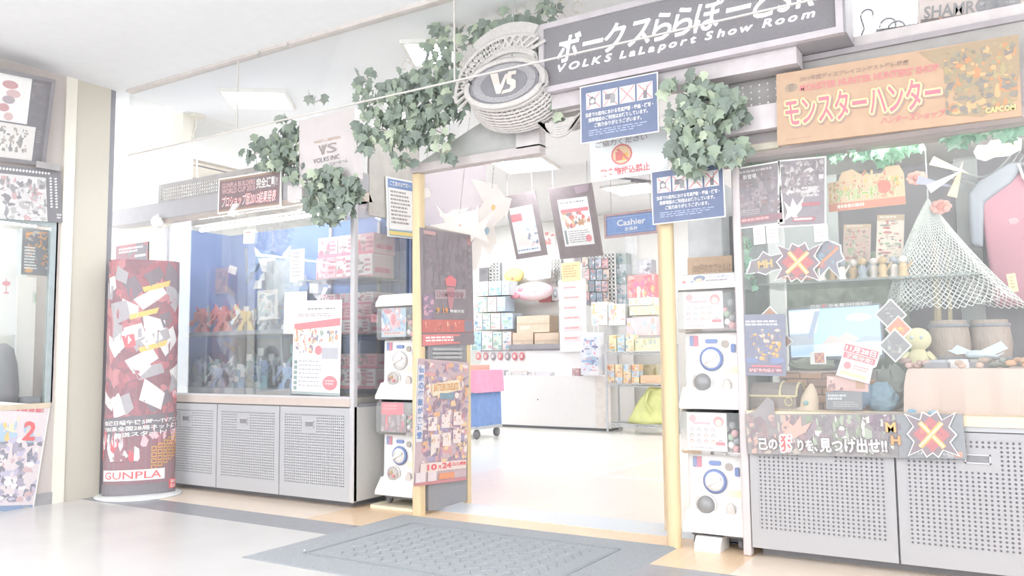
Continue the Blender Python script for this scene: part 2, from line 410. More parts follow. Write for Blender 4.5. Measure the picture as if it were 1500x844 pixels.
# glass smoke screen hung from the ceiling
SMG = mat_glass('smoke_screen_glass', (.995, .997, .995), .015, .25)
t = thing('smoke_screen', 'clear glass smoke screen hanging from the ceiling with a thin bottom rail', 'glass screen', (0, 4.13, CZ))
xs = [-6.4, -5.02, -2.98, -.7, 1.6]
for a, b in zip(xs, xs[1:]): MB().box(a+.004, b-.004, -.003, .003, -.56, 0).obj('glass_pane', SMG, t)
RAILM = mat('rail_metal', (236, 232, 228), .4)
MB().box(-6.4, 1.6, -.006, .006, -.569, -.56).obj('bottom_rail', RAILM, t)
MB().box(-6.4, 1.6, -.03, .03, -.025, 0).obj('ceiling_rail', mat('rail_shadow', (232, 226, 222), .5), t)
for x in xs[1:4]: MB().box(x-.004, x+.004, -.005, .005, -.56, -.02).obj('joint', RAILM, t)
for x in (-4.75, -4.45): MB().tube([(x, -.03, -.01), (x+.01, -.05, -.05), (x+.03, -.05, -.06), (x+.035, -.05, -.03)], .003, 5).obj('hook', GREYD, t)
# ================================================================ shop front
GLASS = mat_glass('case_glass', (.975, .985, .985), .05, .5)
HOLE = mat('perforation_backing', (128, 126, 132), .8)
def case_door(parent, x0, x1, z0, z1, mx, mz0, mz1, nx, nz, handle, M, blank=None):
    """cabinet door: solid rim, perforated field with real holes, inset pull"""
    d = MB(); y0, y1 = -.022, 0
    fx0, fx1, fz0, fz1 = x0+mx, x1-mx, z0+mz0, z1-mz1
    d.box(x0, x1, y0, y1, z0, fz0).box(x0, x1, y0, y1, fz1, z1).box(x0, fx0, y0, y1, fz0, fz1).box(fx1, x1, y0, y1, fz0, fz1)
    hx, hz, hw, hh = handle
    sk = lambda x, z: (abs(x-hx) < hw*.75 and abs(z-hz) < hh*1.3) or (blank and blank(x, z))
    d.holes(fx0, fx1, fz0, fz1, y0+.002, y0+.008, nx, nz, .3, sk)
    o = d.obj('door', M, parent)
    MB().box(fx0, fx1, y0+.009, y0+.012, fz0, fz1).obj('backing', HOLE, o)
    h = MB(); t = .006
    h.box(hx-hw/2, hx+hw/2, y0-.004, y0+.003, hz+hh/2-t, hz+hh/2).box(hx-hw/2, hx+hw/2, y0-.004, y0+.003, hz-hh/2, hz-hh/2+t)
    h.box(hx-hw/2, hx-hw/2+t, y0-.004, y0+.003, hz-hh/2, hz+hh/2).box(hx+hw/2-t, hx+hw/2, y0-.004, y0+.003, hz-hh/2, hz+hh/2)
    h.obj('handle', LGREY, o); MB().box(hx-hw/2+t, hx+hw/2-t, y0+.001, y0+.003, hz-hh/2+t, hz+hh/2-t).obj('handle_recess', mat('recess_grey', (120, 118, 122), .6), o)
    return o
FY = 4.6
# ---------- left display case
LC = thing('display_case', 'grey metal display case with blue backdrop left of the entrance', 'display case', (0, FY, 0))
X0, X1, DEP = -6.55, -4.25, .74
MB().box(X0, X1-.03, .03, DEP, .07, .74).obj('carcass', GREYD, LC)
MB().box(X0+.05, X1-.1, .1, DEP-.05, 0, .07).obj('plinth', BLACK, LC)
MB().box(X1-.03, X1, 0, DEP, .05, .74).obj('side_panel', mat('grey_side_panel', (220, 219, 217), .5, noise=.02, scale=60), LC)
for a, b in ((-6.52, -5.78), (-5.77, -5.035), (-5.025, -4.29)):
    case_door(LC, a, b, .045, .73, .05, .1, .05, 30, 26, (a+.32 if a > -6 else a+.34, .6, .1, .05), GREYM).location.y = .022
MB().box(X0, X1-.03, -.01, DEP, .74, .80).obj('ledge', SILL, LC)
MB().box(X0, X1-.03, -.012, .05, .80, .815).obj('glass_channel', LGREY, LC)
bevel(MB().box(X1-.045, X1, -.005, .045, .04, 2.42).obj('corner_post', mat('corner_post_grey', (216, 214, 216), .35, noise=.02), LC), .012, 3)
MB().box(X0+.02, X0+.05, 0, .03, .8, 2.3).obj('corner_post', LGREY, LC)
MB().box(X0+.05, X1-.045, .008, .014, .81, 2.32).obj('glass_pane', GLASS, LC)
MB().box(X1-.02, X1-.014, .05, DEP, .75, 2.25).obj('glass_pane', GLASS, LC)
MB().box(X1-.03, X1+.002, .05, DEP, .735, .76).obj('side_channel', DARK, LC)
BLUE = mat('blue_backdrop', (120, 150, 206), .8, noise=.06, scale=4)
BLUED = mat('blue_curtain', (138, 165, 214), .8, noise=.08, scale=30, stretch=(1, 1, .05))
MB().box(X0, X1, DEP-.02, DEP, .8, 2.3).obj('backdrop', BLUE, LC)
c = MB(); n = 24; vs = []
for i in range(n+1):
    x = -4.53+.28*i/n; y = DEP-.06-.03*math.sin(i*1.4)
    vs += [(x, y, .8), (x, y, 2.2)]
c.add(vs, [(2*i, 2*i+2, 2*i+3, 2*i+1) for i in range(n)]).obj('curtain', BLUED, LC)
MB().box(-6.1, -5.55, DEP-.035, DEP-.022, .9, 2.05).obj('backdrop_panel', mat('blue_panel', (106, 136, 196), .7, noise=.05), LC)
for x in (-5.18, -4.62): MB().box(x-.012, x+.012, DEP-.05, DEP-.03, .8, 2.25).obj('shelf_upright', LGREY, LC)
SHELF = mat('smoked_shelf', (150, 154, 166), .3, noise=.03)
MB().box(X0+.1, -5.0, .16, DEP-.05, 1.31, 1.345).obj('shelf', SHELF, LC)
MB().box(X0+.1, -5.0, .08, DEP-.05, .80, .86).obj('display_plinth', mat('plinth_grey', (166, 168, 176), .5), LC)
GSH = mat_glass('glass_shelf', (.93, .97, .96), .25, .8)
for z in (1.28, 1.72): MB().box(-5.0, X1-.04, .14, DEP-.05, z, z+.012).obj('glass_shelf', GSH, LC)
MB().box(X0, X0+.02, .03, DEP, .8, 2.3).obj('side_backdrop', BLUE, LC)
MB().box(X0+.1, -5.02, DEP-.06, DEP-.052, .86, 1.3).obj('shade_panel', mat('shade_sheet', (124, 126, 142), .8, noise=.1, scale=6), LC)  # added dark sheet: shade behind the lower tier put into its colour
# header above the left case
HD = LC
bevel(MB().box(-7.4, X1+.0, -.02, .16, 2.37, 2.52).obj('beam', mat('beam_grey', (200, 198, 201), .45, noise=.02), HD), .008)
p = MB(); p.box(-6.64, -4.3, 0, .012, 2.52, 2.535).box(-6.64, -4.3, 0, .012, 2.655, 2.69).box(-6.64, -6.6, 0, .012, 2.535, 2.655).box(-4.75, -4.3, 0, .012, 2.535, 2.655)
p.holes(-6.6, -4.75, 2.535, 2.655, 0, .004, 60, 4, .34)
p.obj('perforated_panel', mat('perforated_grey', (198, 194, 193), .5), HD)
MB().box(-6.64, -4.3, .012, .05, 2.675, 2.69).obj('top_plate', GREYD, HD)
MB().prism([(.0, 2.37), (.16, 2.37), (.2, 2.3), (.12, 2.3)], -6.6, X1, 'x').obj('soffit', mat('soffit_beige', (226, 216, 206), .6), HD)
tl = MB().tube([(-6.3, .2, 2.27), (-4.6, .2, 2.27)], .016, 8).obj('lamp_tube', mat_emit('case_tube', (255, 254, 250), 13), HD)
MB().box(X1-.02, X1+.0, .16, .78, 2.2, 2.9).obj('side_fascia', mat('fascia_taupe', (216, 212, 206), .6), HD)
MB().box(X1-.72, X1-.02, .1, .76, 2.3, 2.33).obj('inner_top', WHITE, HD)
# porcelain bulb under the beam
for px_, py_, lb in ((235, 326, 'white bulb-shaped spot lamp under the left header beam'), (349, 309, 'white slim spot lamp under the left header beam')):
    q = atY(px_, py_, FY+.0)
    t = thing('spot_lamp', lb, 'lamp', (q.x, FY-.03, q.z))
    if px_ < 300: MB().lathe([(.012, .06), (.03, .05), (.05, .03), (.055, 0), (.045, -.04), (.02, -.055)], 14, Matrix.Rotation(R(25), 4, 'X')).obj('shade', WHITE, t, True); MB().box(-.02, .02, 0, .05, .03, .07).obj('bracket', WHITE, t)
    else: MB().prism([(-.06, -.03), (-.05, -.045), (.06, .03), (.06, .05), (.0, .05)], -.03, .03).obj('shade', WHITE, t); MB().box(0, .04, 0, .05, .04, .06).obj('bracket', WHITE, t)
# cable conduit hanging by the facade wall
t = thing('cable_drop', 'ivory conduit with a loose cable hanging from the ceiling', 'cable', (-6.55, 4.9, CZ))
MB().rbox(-.08, .08, -.06, .06, -.03, 0, .01).obj('ceiling_plate', IVORY, t)
MB().tube([(-.04, 0, -.03), (-.05, 0, -.7)], .012, 6).obj('conduit', IVORY, t)
MB().tube([(.02, 0, -.03), (.02, 0, -.12), (-.02, -.02, -.2), (.07, -.02, -.32), (.07, -.02, -.55), (.1, -.02, -.66), (.2, -.04, -.76), (.3, -.05, -.78)], .007, 6).obj('loose_cable', IVORY, t)
# ---------- right display case
RC = thing('display_case', 'grey metal display case with cloth draped table right of the entrance', 'display case', (0, FY, 0))
A0, A1, DR = -1.385, 1.6, 1.15
MB().box(A0+.02, A1, .03, DR, .06, .74).obj('carcass', GREYD, RC)
MB().box(A0+.08, A1, .1, DR-.05, 0, .06).obj('plinth', BLACK, RC)
bevel(MB().box(A0, A0+.045, -.01, .05, 0, 2.2).obj('corner_post', mat('corner_post_rose', (226, 218, 218), .4, noise=.02), RC), .012, 3)
GREYR = mat('perforated_door_grey', (199, 197, 199), .5, noise=.02, scale=200)
for a, b in ((A0+.05, -.605), (-.595, .15), (.16, .9)):
    case_door(RC, a, b, .05, .71, .045, .1, .035, 26, 25, (a+.36, .585, .11, .045), GREYR).location.y = .022
MB().box(A0+.045, A1, -.015, .2, .74, .79).obj('ledge', LEDGE, RC); MB().box(A0+.045, A1, -.005, .03, .715, .74).obj('ledge_edge', GREYM, RC)
MB().box(A0+.02, A1, .2, DR, .74, .77).obj('case_floor', mat('case_floor', (206, 192, 180), .7), RC)
MB().box(A0+.045, A1, .012, .018, .79, 2.2).obj('glass_pane', GLASS, RC)
MB().box(A0+.01, A0+.016, .05, DR, .79, 2.2).obj('glass_pane', GLASS, RC)
MB().box(A0+.02, A1, DR-.02, DR, .77, 2.35).obj('backdrop', mat('charcoal_cloth_backdrop', (130, 124, 130), .9, noise=.08, scale=5), RC)
MB().box(A0+.02, -.62, DR-.05, DR-.025, .77, 1.75).obj('camouflage_backdrop', mat('camouflage_cloth', (196, 204, 190), .9, noise=.1, scale=14, c2=(140, 148, 132)), RC)
MB().box(A0+.02, -1.02, DR-.045, DR-.024, 1.75, 2.3).obj('pale_backdrop', mat('pale_backdrop', (240, 244, 243), .8, noise=.02), RC)
MB().box(A0+.06, A1, .05, DR, 2.28, 2.3).obj('inner_top', WHITE, RC)
HR = RC
MB().prism([(-.02, 2.22), (-.02, 2.28), (.2, 2.28), (.2, 2.2), (.05, 2.19)], A0-.25, A1, 'x').obj('beam', mat('beam_taupe', (218, 208, 206), .5, noise=.02), HR)
MB().box(A0-.2, A1, .0, .2, 2.28, 2.46).obj('beam', mat('beam_grey_right', (210, 204, 205), .5, noise=.02), HR)
p = MB(); xa, xb = -1.52, -1.0
p.box(xa, A1, 0, .012, 2.46, 2.485).box(xa, A1, 0, .012, 2.63, 2.7).box(xb, A1, 0, .012, 2.485, 2.63).box(xa, xa+.1, 0, .012, 2.485, 2.63)
p.holes(xa+.1, xb, 2.485, 2.63, 0, .004, 9, 4, .16)
p.obj('perforated_panel', mat('perforated_taupe', (200, 197, 195), .5), HR)
bevel(MB().box(-1.62, -1.02, -.09, -.02, 2.33, 2.47).obj('valance', mat('valance_white', (240, 234, 236), .4), HR), .006)
MB().box(-1.28, -1.1, -.06, 0, 2.225, 2.26).obj('down_light', mat('downlight_beige', (226, 220, 206), .5), HR)
MB().tube([(A0+.1, .2, 2.26), (A1, .2, 2.26)], .016, 8).obj('lamp_tube', MATS['case_tube'], HR)
MB().box(-1.3, 1.6, -.0, .02, 2.72, 2.78).obj('top_rail', mat('top_rail', (228, 222, 222), .5), HR)
MB().box(-1.5, A1, -.02, .05, 2.69, 2.72).obj('top_plate', mat('top_plate_dark', (196, 190, 194), .5), HR)
# ---------- wooden door posts and the folded gate with its black body
def post(label, x, y, r, z1):
    o = MB().rbox(x-r, x+r, y-r, y+r, 0, z1, r*.55).obj('door_post', WOODP); tag(o, label, 'post', 'wooden posts of the entrance'); return o
post('pale wooden post beside the left capsule machines', -3.685, 4.655, .038, 2.422)
o = MB().rbox(-1.825, -1.745, 4.57, 4.65, 0, 1.9, .035, seg=5).obj('door_post', WOODP); tag(smooth_angle(o), 'rounded pale wooden post beside the right capsule machines', 'post', 'wooden posts of the entrance')
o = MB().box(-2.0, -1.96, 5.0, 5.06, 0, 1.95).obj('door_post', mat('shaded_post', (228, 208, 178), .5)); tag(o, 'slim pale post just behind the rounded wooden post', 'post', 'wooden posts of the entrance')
G = thing('folded_gate', 'black folded shop gate carrying two posters between pale wooden uprights', 'gate', (-3.65, 4.72, 0))
MB().box(-.03, 0, .0, .47, .02, 1.25).obj('gate_body', mat('gate_black', (150, 150, 155), .5, noise=.05, scale=60), G)
MB().box(-.03, 0, -.02, .52, 1.2, 2.05).obj('gate_board', mat('gate_board', (206, 196, 188), .6), G)
for z in (1.09, 1.12, 1.15): MB().box(-.005, .012, .05, .4, z, z+.018).obj('latch_bar', mat('latch_grey', (206, 206, 206), .35), G)
MB().box(-.036, .0, .48, .53, 0, 2.05).obj('upright', WOODP, G)
# entrance header frame
E_ = thing('entrance_header', 'grey bulkhead frame at the upper left of the entrance', 'header', (0, 4.62, 0))
EM = mat('bulkhead_grey', (224, 216, 216), .5)
MB().box(-3.72, -2.64, -.02, .06, 2.425, 2.485).obj('lower_bar', EM, E_)
MB().box(-2.82, -2.64, -.02, .06, 2.475, 2.74).obj('riser', mat('bulkhead_light', (232, 228, 228), .5), E_)
MB().prism([(-3.72, 2.47), (-2.82, 2.47), (-2.82, 2.76), (-2.98, 2.76)], .0, .05).obj('gusset', mat('gusset_grey', (206, 206, 204), .5), E_)
# ---------- entrance mat
mx0, mx1, my0, my1 = -3.78, -1.76, 3.19, 4.58
MATM = mat('mat_pile', (186, 190, 194), .95, noise=.1, scale=160, bump=.5, spec=.1)
t = thing('entrance_mat', 'large blue-grey entrance mat with a chevron relief before the shop door', 'mat', ((mx0+mx1)/2, (my0+my1)/2, 0))
bw, bh = (mx1-mx0)/2, (my1-my0)/2
b = MB()
b.prism([(-bw, 0), (bw, 0), (bw-.02, .009), (-bw+.02, .009)], -bh, bh).obj('base', MATM, t)
g = MB(); iw, ih = bw-.26, bh-.22
for k in range(9):
    yy = -ih+.1+2*(ih-.1)*k/8; npt = 26
    ps = [(-iw+.12+2*(iw-.12)*i/npt, yy+(.03 if i % 2 else -.03)) for i in range(npt+1)]
    for (a0, b0), (a1, b1) in zip(ps, ps[1:]):
        g.add([(a0, b0-.012, .009), (a1, b1-.012, .009), (a1, b1, .015), (a0, b0, .015), (a0, b0+.012, .009), (a1, b1+.012, .009)], [(0, 1, 2, 3), (3, 2, 5, 4)])
g.obj('chevron_ribs', mat('mat_rib', (164, 169, 174), .95, noise=.1, scale=160, bump=.5, spec=.1), t)
f = MB()
for s in (-1, 1):
    f.box(-iw, iw, s*ih-.012, s*ih+.012, .008, .014); f.box(s*iw-.012, s*iw+.012, -ih, ih, .008, .014)
f.obj('border_rib', MATS['mat_rib'], t)
q = atZ(446, 810); o = MB().ball((q.x, q.y, .012), .006, 6, 4).obj('paper_scrap', WHITE); tag(o, 'tiny white scrap lying on the entrance mat', 'scrap')
# ---------- main sign
SB = thing('shop_sign', 'long black illuminated shop sign with white lettering over the entrance', 'sign', (0, 0, 0))
SY = 4.36
a = atY(792, 36, SY); b = atY(1232, -48, SY); c = atY(797, 134, SY); dd = atY(1232, 52, SY)
sx0, sx1, sz0, sz1 = atY(790, 80, SY).x, atY(1234, 0, SY).x, (atY(797, 134, SY).z+dd.z)/2, atY(792, 37, SY).z
S2 = Vector((sx0, SY, 0))
FRM = mat('sign_frame', (222, 216, 220), .4); t_ = .035
f = MB().box(sx0, sx1, SY-.01, SY+.03, sz1-t_, sz1).box(sx0, sx1, SY-.01, SY+.03, sz0, sz0+t_).box(sx0, sx0+t_, SY-.01, SY+.03, sz0+t_, sz1-t_).box(sx1-t_, sx1, SY-.01, SY+.03, sz0+t_, sz1-t_)
f.obj('frame', FRM, SB)
MB().box(sx0, sx1, SY+.03, SY+.23, sz0, sz1).obj('housing', mat('sign_housing', (196, 192, 196), .5), SB)
MB().box(sx1, sx1+.012, SY, SY+.23, sz0, sz1).obj('end_cap', mat('sign_end', (186, 182, 188), .5), SB)
fc = MB().box(sx0+t_, sx1-t_, SY+.005, SY+.03, sz0+t_, sz1-t_).obj('face', mat('sign_face', (98, 94, 100), .6, noise=.08, scale=300), SB)
LET = mat_emit('lit_letters', (250, 254, 255), .9)
def lit(txt, x0, x1, z0, z1, shear, bold):
    """every letter of the sign is a part of its own; letters share one em box"""
    em = glyph_em(txt, shear, bold); w0 = em[-1]
    for vs, fs, _ in em[:-1]:
        MB().add([(x0+(x1-x0)*x/w0, SY+.002, z0+(z1-z0)*y) for x, y in vs], fs).obj('letter', LET, SB)
X_ = lambda px_, py_: atY(px_, py_, SY)
p1, p2 = X_(815, 94), X_(1192, 4); lit('ボークスららぽーとSR', p1.x, p2.x, X_(822, 92).z, X_(860, 46).z+.02, .25, .012)
p1, p2 = X_(817, 107), X_(1194, 26); lit('V O L K S   L a L a p o r t   S h o w   R o o m', p1.x, p2.x, p1.z-.008, p1.z+.05, .25, .012)
so = MB(); so.box(sx0+.05, sx1-.25, SY+.06, SY+.2, sz0-.09, sz0); so.obj('underside', mat('sign_underside', (226, 220, 222), .5), SB)
# ================================================================ signs and posters
PAPER = mat('paper_white', (250, 249, 247), .6, noise=.01)
INK, WHT, GRY, PNK, RED, NAVY, YEL = (120, 116, 122), (252, 251, 250), (190, 188, 190), (246, 190, 196), (240, 130, 132), (112, 128, 174), (250, 232, 160)
P_DARK = [(120, 116, 122), (140, 132, 136), (168, 160, 162), (190, 180, 182), (150, 138, 140)]
P_WARM = [(244, 214, 196), (240, 190, 170), (230, 170, 160), (250, 236, 214), (200, 170, 170), (190, 180, 196)]
P_MIX = [(250, 240, 236), (240, 196, 196), (200, 190, 214), (180, 160, 176), (250, 226, 190), (214, 170, 176), (160, 150, 166)]
P_RED = [(200, 140, 146), (172, 120, 128), (140, 104, 112), (222, 170, 174), (158, 122, 130)]
P_SKY = [(214, 232, 248), (190, 216, 244), (236, 244, 252), (160, 190, 226)]
P_BEIGE = [(240, 236, 230), (214, 206, 200), (190, 186, 184), (250, 246, 242), (206, 196, 186)]
FR_BLK = mat('black_frame', (128, 124, 128), .4)
# --- left corridor wall
s = panel('framed_poster', 'black framed poster leaning out from the upper left wall', 'poster', *tiltX(-6.47, (-45, 97), (74, 121), (51, 244)), BLACK, .012, border=(.03, .015, FR_BLK))
s.rect(0, 0, .76, .56, WHT).rect(0, .58, .88, 1, (244, 242, 240))
for k, (u, v) in enumerate(((.5, .12), (.55, .22), (.5, .3), (.45, .4), (.52, .5))): s.oval(u, v, .1-.01*k, .05, [(226, 190, 192), (236, 214, 214), (206, 196, 200)][k % 3])
s.busy(.35, .62, .8, .92, P_BEIGE[1:3]+[(168, 168, 172)], 60, 4, .11); s.busy(.78, .04, .98, .5, P_DARK[:3], 12, 5, .3)
s.rows(.9, .62, .97, .78, 5, GRY, 2); s.done()
s = panel('dotted_panel', 'black panel with white dash border and a pale picture on the left wall', 'poster', *pX(-6.47, (-45, 236), (89, 251), (-45, 318)), BLACK, .03)
s.rect(0, .16, .82, 1, (236, 234, 234)); s.busy(.3, .2, .82, 1, [(214, 212, 212), (250, 249, 248), (160, 156, 160), (226, 200, 202), (190, 188, 190)], 110, 7, .12)
for i in range(24): s.line(.02+.036*i, .09, .035+.036*i, .05, .035, WHT)
for i in range(11):
    for j in range(2): s.line(.86+.06*j, .17+.055*i, .885+.06*j, .15+.055*i, .03, WHT)
s.rows(.93, .84, .99, .95, 2, WHT, 3); s.done()
o = MB().rbox(-.02, .02, -.09, .09, 0, .05, .015).obj('projector', mat('grey_device', (190, 186, 186), .5), loc=(-6.45, 3.36, 0)); q = atX(70, 243, -6.45)
o.location = (-6.45, q.y, q.z-.03); tag(o, 'small grey device on top of the dotted black panel', 'device')
# niche showcase
N = thing('recessed_showcase', 'bright showcase set into the left corridor wall', 'showcase', (-6.5, 2.9, .78))
fm = mat('showcase_frame', (196, 206, 208), .35)
f = MB(); f.box(-.03, .012, .66, .7, 0, 1.42).box(-.03, .012, -.7, .66, 1.38, 1.42); f.obj('frame', fm, N)
MB().box(-.03, .02, -.7, .7, -.04, 0).obj('ledge', mat('showcase_ledge', (232, 220, 200), .5), N)
MB().box(-.6, -.58, -.7, .72, 0, 1.42).obj('back_board', WHITE, N)
MB().box(-.58, -.4, -.7, .72, -.02, 0).obj('case_floor', WHITE, N)
MB().box(-.4, 0, -.7, .7, -.03, -.001).obj('case_floor', WHITE, N)
MB().box(-.6, 0, .7, .72, 0, 1.42).obj('side_board', mat('showcase_side', (226, 232, 236), .4), N)
MB().box(-.6, 0, -.7, .72, 1.42, 1.44).obj('top_board', WHITE, N)
MB().box(-.012, -.006, -.7, .66, 0, 1.38).obj('glass_pane', mat_glass('showcase_glass', (.98, .99, .99), .05, .5), N)
MB().tube([(-.1, -.65, 1.39), (-.1, .6, 1.39)], .012, 8).obj('lamp_tube', MATS['case_tube'], N)
s = panel('small_poster', 'small dark poster with orange picture in the wall showcase', 'poster', *pX(-6.53, (33, 333), (77, 338), (31, 402)), BLACK)
s.busy(.1, .05, .95, .95, [(244, 200, 150), (236, 176, 140), (150, 140, 144), (220, 214, 212), (120, 116, 120)], 90, 9, .11); s.rows(.08, .4, .5, .9, 8, WHT, 5); s.done()
s = panel('white_card', 'white card with pink emblem at the left of the wall showcase', 'card', *pX(-6.6, (-40, 362), (24, 366), (-40, 492)), PAPER); s.oval(.76, .4, .1, .03, PNK).line(.76, .34, .76, .5, .01, PNK).rect(.7, .5, .82, .52, PNK); s.done()
s = panel('white_board', 'tall white board with green tag in the wall showcase', 'board', *pX(-6.75, (26, 405), (80, 408), (22, 583)), PAPER, .02); s.rect(.4, .12, .85, .22, (238, 242, 236)).text('SALE', .45, .14, .8, .2, (150, 200, 160), bold=.01); s.done()
o = MB().lathe([(.11, 0), (.12, .1), (.1, .3), (.07, .42), (.02, .46)], 14).obj('dark_case', BLACK, None, True); q = atX(2, 580, -6.62); place(o, (-6.62, q.y, .78)); tag(o, 'dark rounded object at the left of the wall showcase', 'object')
o = MB().rbox(-.05, .05, -.08, .08, 0, .05, .03).obj('small_case', DARK); q = atX(43, 578, -6.58); place(o, (-6.58, q.y, .78)); tag(o, 'low dark object on the floor of the wall showcase', 'object')
s = panel('large_poster', 'large colourful poster below the wall showcase', 'poster', *pX(-6.485, (-45, 585), (74, 594), (-45, 754)), PAPER)
s.rect(.02, .03, .98, .97, (244, 236, 238)).busy(.02, .3, .98, .9, [(206, 200, 214), (150, 148, 158), (236, 214, 216), (250, 248, 248), (176, 176, 190), (226, 220, 236)], 150, 12, .1)
s.busy(.4, .12, .95, .36, [(250, 226, 170), (250, 240, 220), (206, 226, 240)], 16, 13, .2); s.text('2', .7, .16, .86, .34, RED, bold=.03); s.rows(.4, .04, .95, .1, 1, (236, 150, 156), 4)
s.rect(.02, .93, .98, .98, (170, 190, 220)).rect(.86, .935, .94, .975, (196, 200, 206)); s.done()
# --- standee
T = thing('standee_banner', 'tall dark red oval column banner on a white disc base by the left wall', 'banner', (-6.25, 4.22, 0), math.atan2(-4.22, 6.25)+R(90))
MB().lathe([(.33, 0), (.335, .008), (.32, .016), (.05, .02)], 36).obj('base', mat('standee_base', (248, 250, 250), .3), T, True)
A_, B_, SH = .27, .11, 1.93
pr = []; n = 40
for z in (.02, SH): pr += [(A_*math.cos(2*math.pi*i/n), B_*math.sin(2*math.pi*i/n), z) for i in range(n)]
col = MB().add(pr, [(i, (i+1) % n, n+(i+1) % n, n+i) for i in range(n)]+[tuple(range(n-1, -1, -1)), tuple(range(n, 2*n))]).obj('column', mat('standee_dark', (132, 110, 116), .35, noise=.05), T); smooth_angle(col, 50)
s = Sheet(col, 1, SH); s.curve = (14, lambda u, v, d: ((A_+d)*math.cos(math.pi*(1+u)), (B_+d)*math.sin(math.pi*(1+u)), .02+(SH-.02)*(1-v)))
s.rect(0, 0, 1, 1, (150, 112, 120)); s.busy(0, 0, 1, .7, P_RED, 140, 21, .12)
LW, MG, DG = (242, 240, 240), (206, 202, 206), (136, 126, 134)
# plain stand-in: loose pale panels on dark red
rg = random.Random(8)
for i in range(34):
    u, v = rg.uniform(.08, .92), rg.uniform(.06, .64); a_ = rg.uniform(.05, .16); b2 = rg.uniform(.018, .05); an = rg.uniform(-.6, .6)
    s.poly([(min(1, max(0, u+x*a_*math.cos(an)-y*b2*math.sin(an)*1.5)), v+y*b2*math.cos(an)+x*a_*math.sin(an)*.5) for x, y in ((-1, -1), (.8, -1), (1, .6), (-.7, 1))], [LW, LW, MG, MG, DG, LW][i % 6])
for u, v in ((.62, .1), (.5, .22), (.6, .36)): s.poly([(u-.14, v+.02), (u+.14, v-.015), (u+.12, v+.01), (u-.12, v+.04)], (250, 222, 160))
s.poly([(.3, .33), (.42, .32), (.44, .37), (.34, .38)], (236, 140, 146)); s.oval(.88, .58, .06, .02, (244, 170, 176)).oval(.88, .58, .045, .014, LW)
s.busy(.5, .66, .98, .8, [(244, 220, 226), (206, 150, 160), (160, 114, 124)], 26, 23, .2); s.busy(0, .72, .5, .86, [(240, 238, 238), (170, 130, 138), (216, 120, 128)], 22, 24, .25)
s.poly([(.02, .68), (.98, .655), (.98, .725), (.02, .775)], (118, 112, 118))
for txt, v, k in (('毎週日曜午後5時～TVアニメ', .685, .86), ('TBS系全国28局ネットにて', .71, .84), ('放送スタート!', .735, .5)): s.text(txt, .1 if k > .6 else .25, v+.005, .1+k if k > .6 else .75, v+.025, WHT, bold=.02, rise=.012)
for i in range(6):
    for j in range(4): s.frame(.6+.06*i, .80+.026*j-.012*i, .65+.06*i, .82+.026*j-.012*i, .004, (246, 206, 140))
s.rect(.1, .895, .74, .94, WHT); s.text('GUNPLA', .14, .902, .7, .933, (236, 120, 124), bold=.01)
s.rect(0, .955, 1, 1, (116, 110, 116)).rect(.8, .945, .97, .985, (240, 120, 124)); s.text('BAN', .83, .948, .94, .962, WHT, bold=.02).text('DAI', .83, .967, .94, .981, WHT, bold=.02); s.done()
s = panel('narrow_poster', 'narrow dark poster with vertical white lettering behind the column banner', 'poster', *pY(4.77, (170, 361), (217, 354), (166, 512)), BLACK)
s.busy(0, 0, 1, 1, P_RED[:3]+P_DARK[:2], 40, 31, .3); s.text('新', .12, .22, .3, .3, WHT, bold=.02); s.rows(.1, .03, .9, .09, 2, WHT, 3); s.rows(.6, .11, .96, .15, 1, WHT, 4)
for i, ch in enumerate('作続々登場'): s.text(ch, .12, .32+.1*i, .3, .4+.1*i, WHT, bold=.02)
s.done()
# --- left header signs
s = panel('contest_sign', 'small black and red contest sign in a white frame on the left header', 'sign', *pY(4.56, (322, 264), (411, 250), (323, 311)), mat('sign_dark_red', (120, 100, 104), .4), .01, border=(.012, .004, WHITE))
s.rect(0, 0, 1, .06, (196, 168, 150)).rect(0, .94, 1, 1, (196, 168, 150))
s.text('GUNPLA BUILDERS', .05, .13, .6, .28, (250, 220, 220), bold=.01).text('WORLD CUP 2015', .05, .3, .6, .46, (250, 220, 220), bold=.01).text('完全連動!', .62, .12, .96, .44, WHT, bold=.03)
s.text('プロショップ版2015結果発表', .05, .52, .95, .9, (240, 120, 128), shear=.25, bold=.05).text('プロショップ版2015結果発表', .055, .53, .945, .88, WHT, shear=.25, bold=.01); s.done()
t = thing('white_logo_sign', 'white box sign with grey logo hanging among the ivy on the left header', 'sign', (0, 0, 0))
a, b, c = pY(4.47, (438, 177), (519, 157), (440, 275)); B, wd, hh = basis(a, b, c); t.matrix_world = B
bevel(MB().box(-wd/2, wd/2, 0, .09, -hh/2, hh/2).obj('box', mat('sign_box_white', (238, 232, 232), .5, noise=.015), t), .004)
s = Sheet(t, wd, hh); G_ = (196, 184, 184)
s.text("WHAT'S CREATION", .28, .36, .76, .4, (226, 190, 160)); s.text('IS', .42, .44, .7, .58, G_, bold=.01).text('V', .36, .44, .52, .59, (176, 168, 168), bold=.005)
s.text('VOLKS INC', .27, .62, .74, .69, INK, bold=.015).text('ショールーム', .56, .71, .88, .76, (150, 146, 150), bold=.01); s.done()
bevel(MB().box(-.08, .08, -.02, .05, 0, .13).obj('junction_box', mat('box_white', (236, 232, 232), .5), loc=tuple(atY(434, 294, 4.52))), .004); tag(bpy.data.objects['junction_box'], 'plain white box on the left header next to the contest sign', 'box')
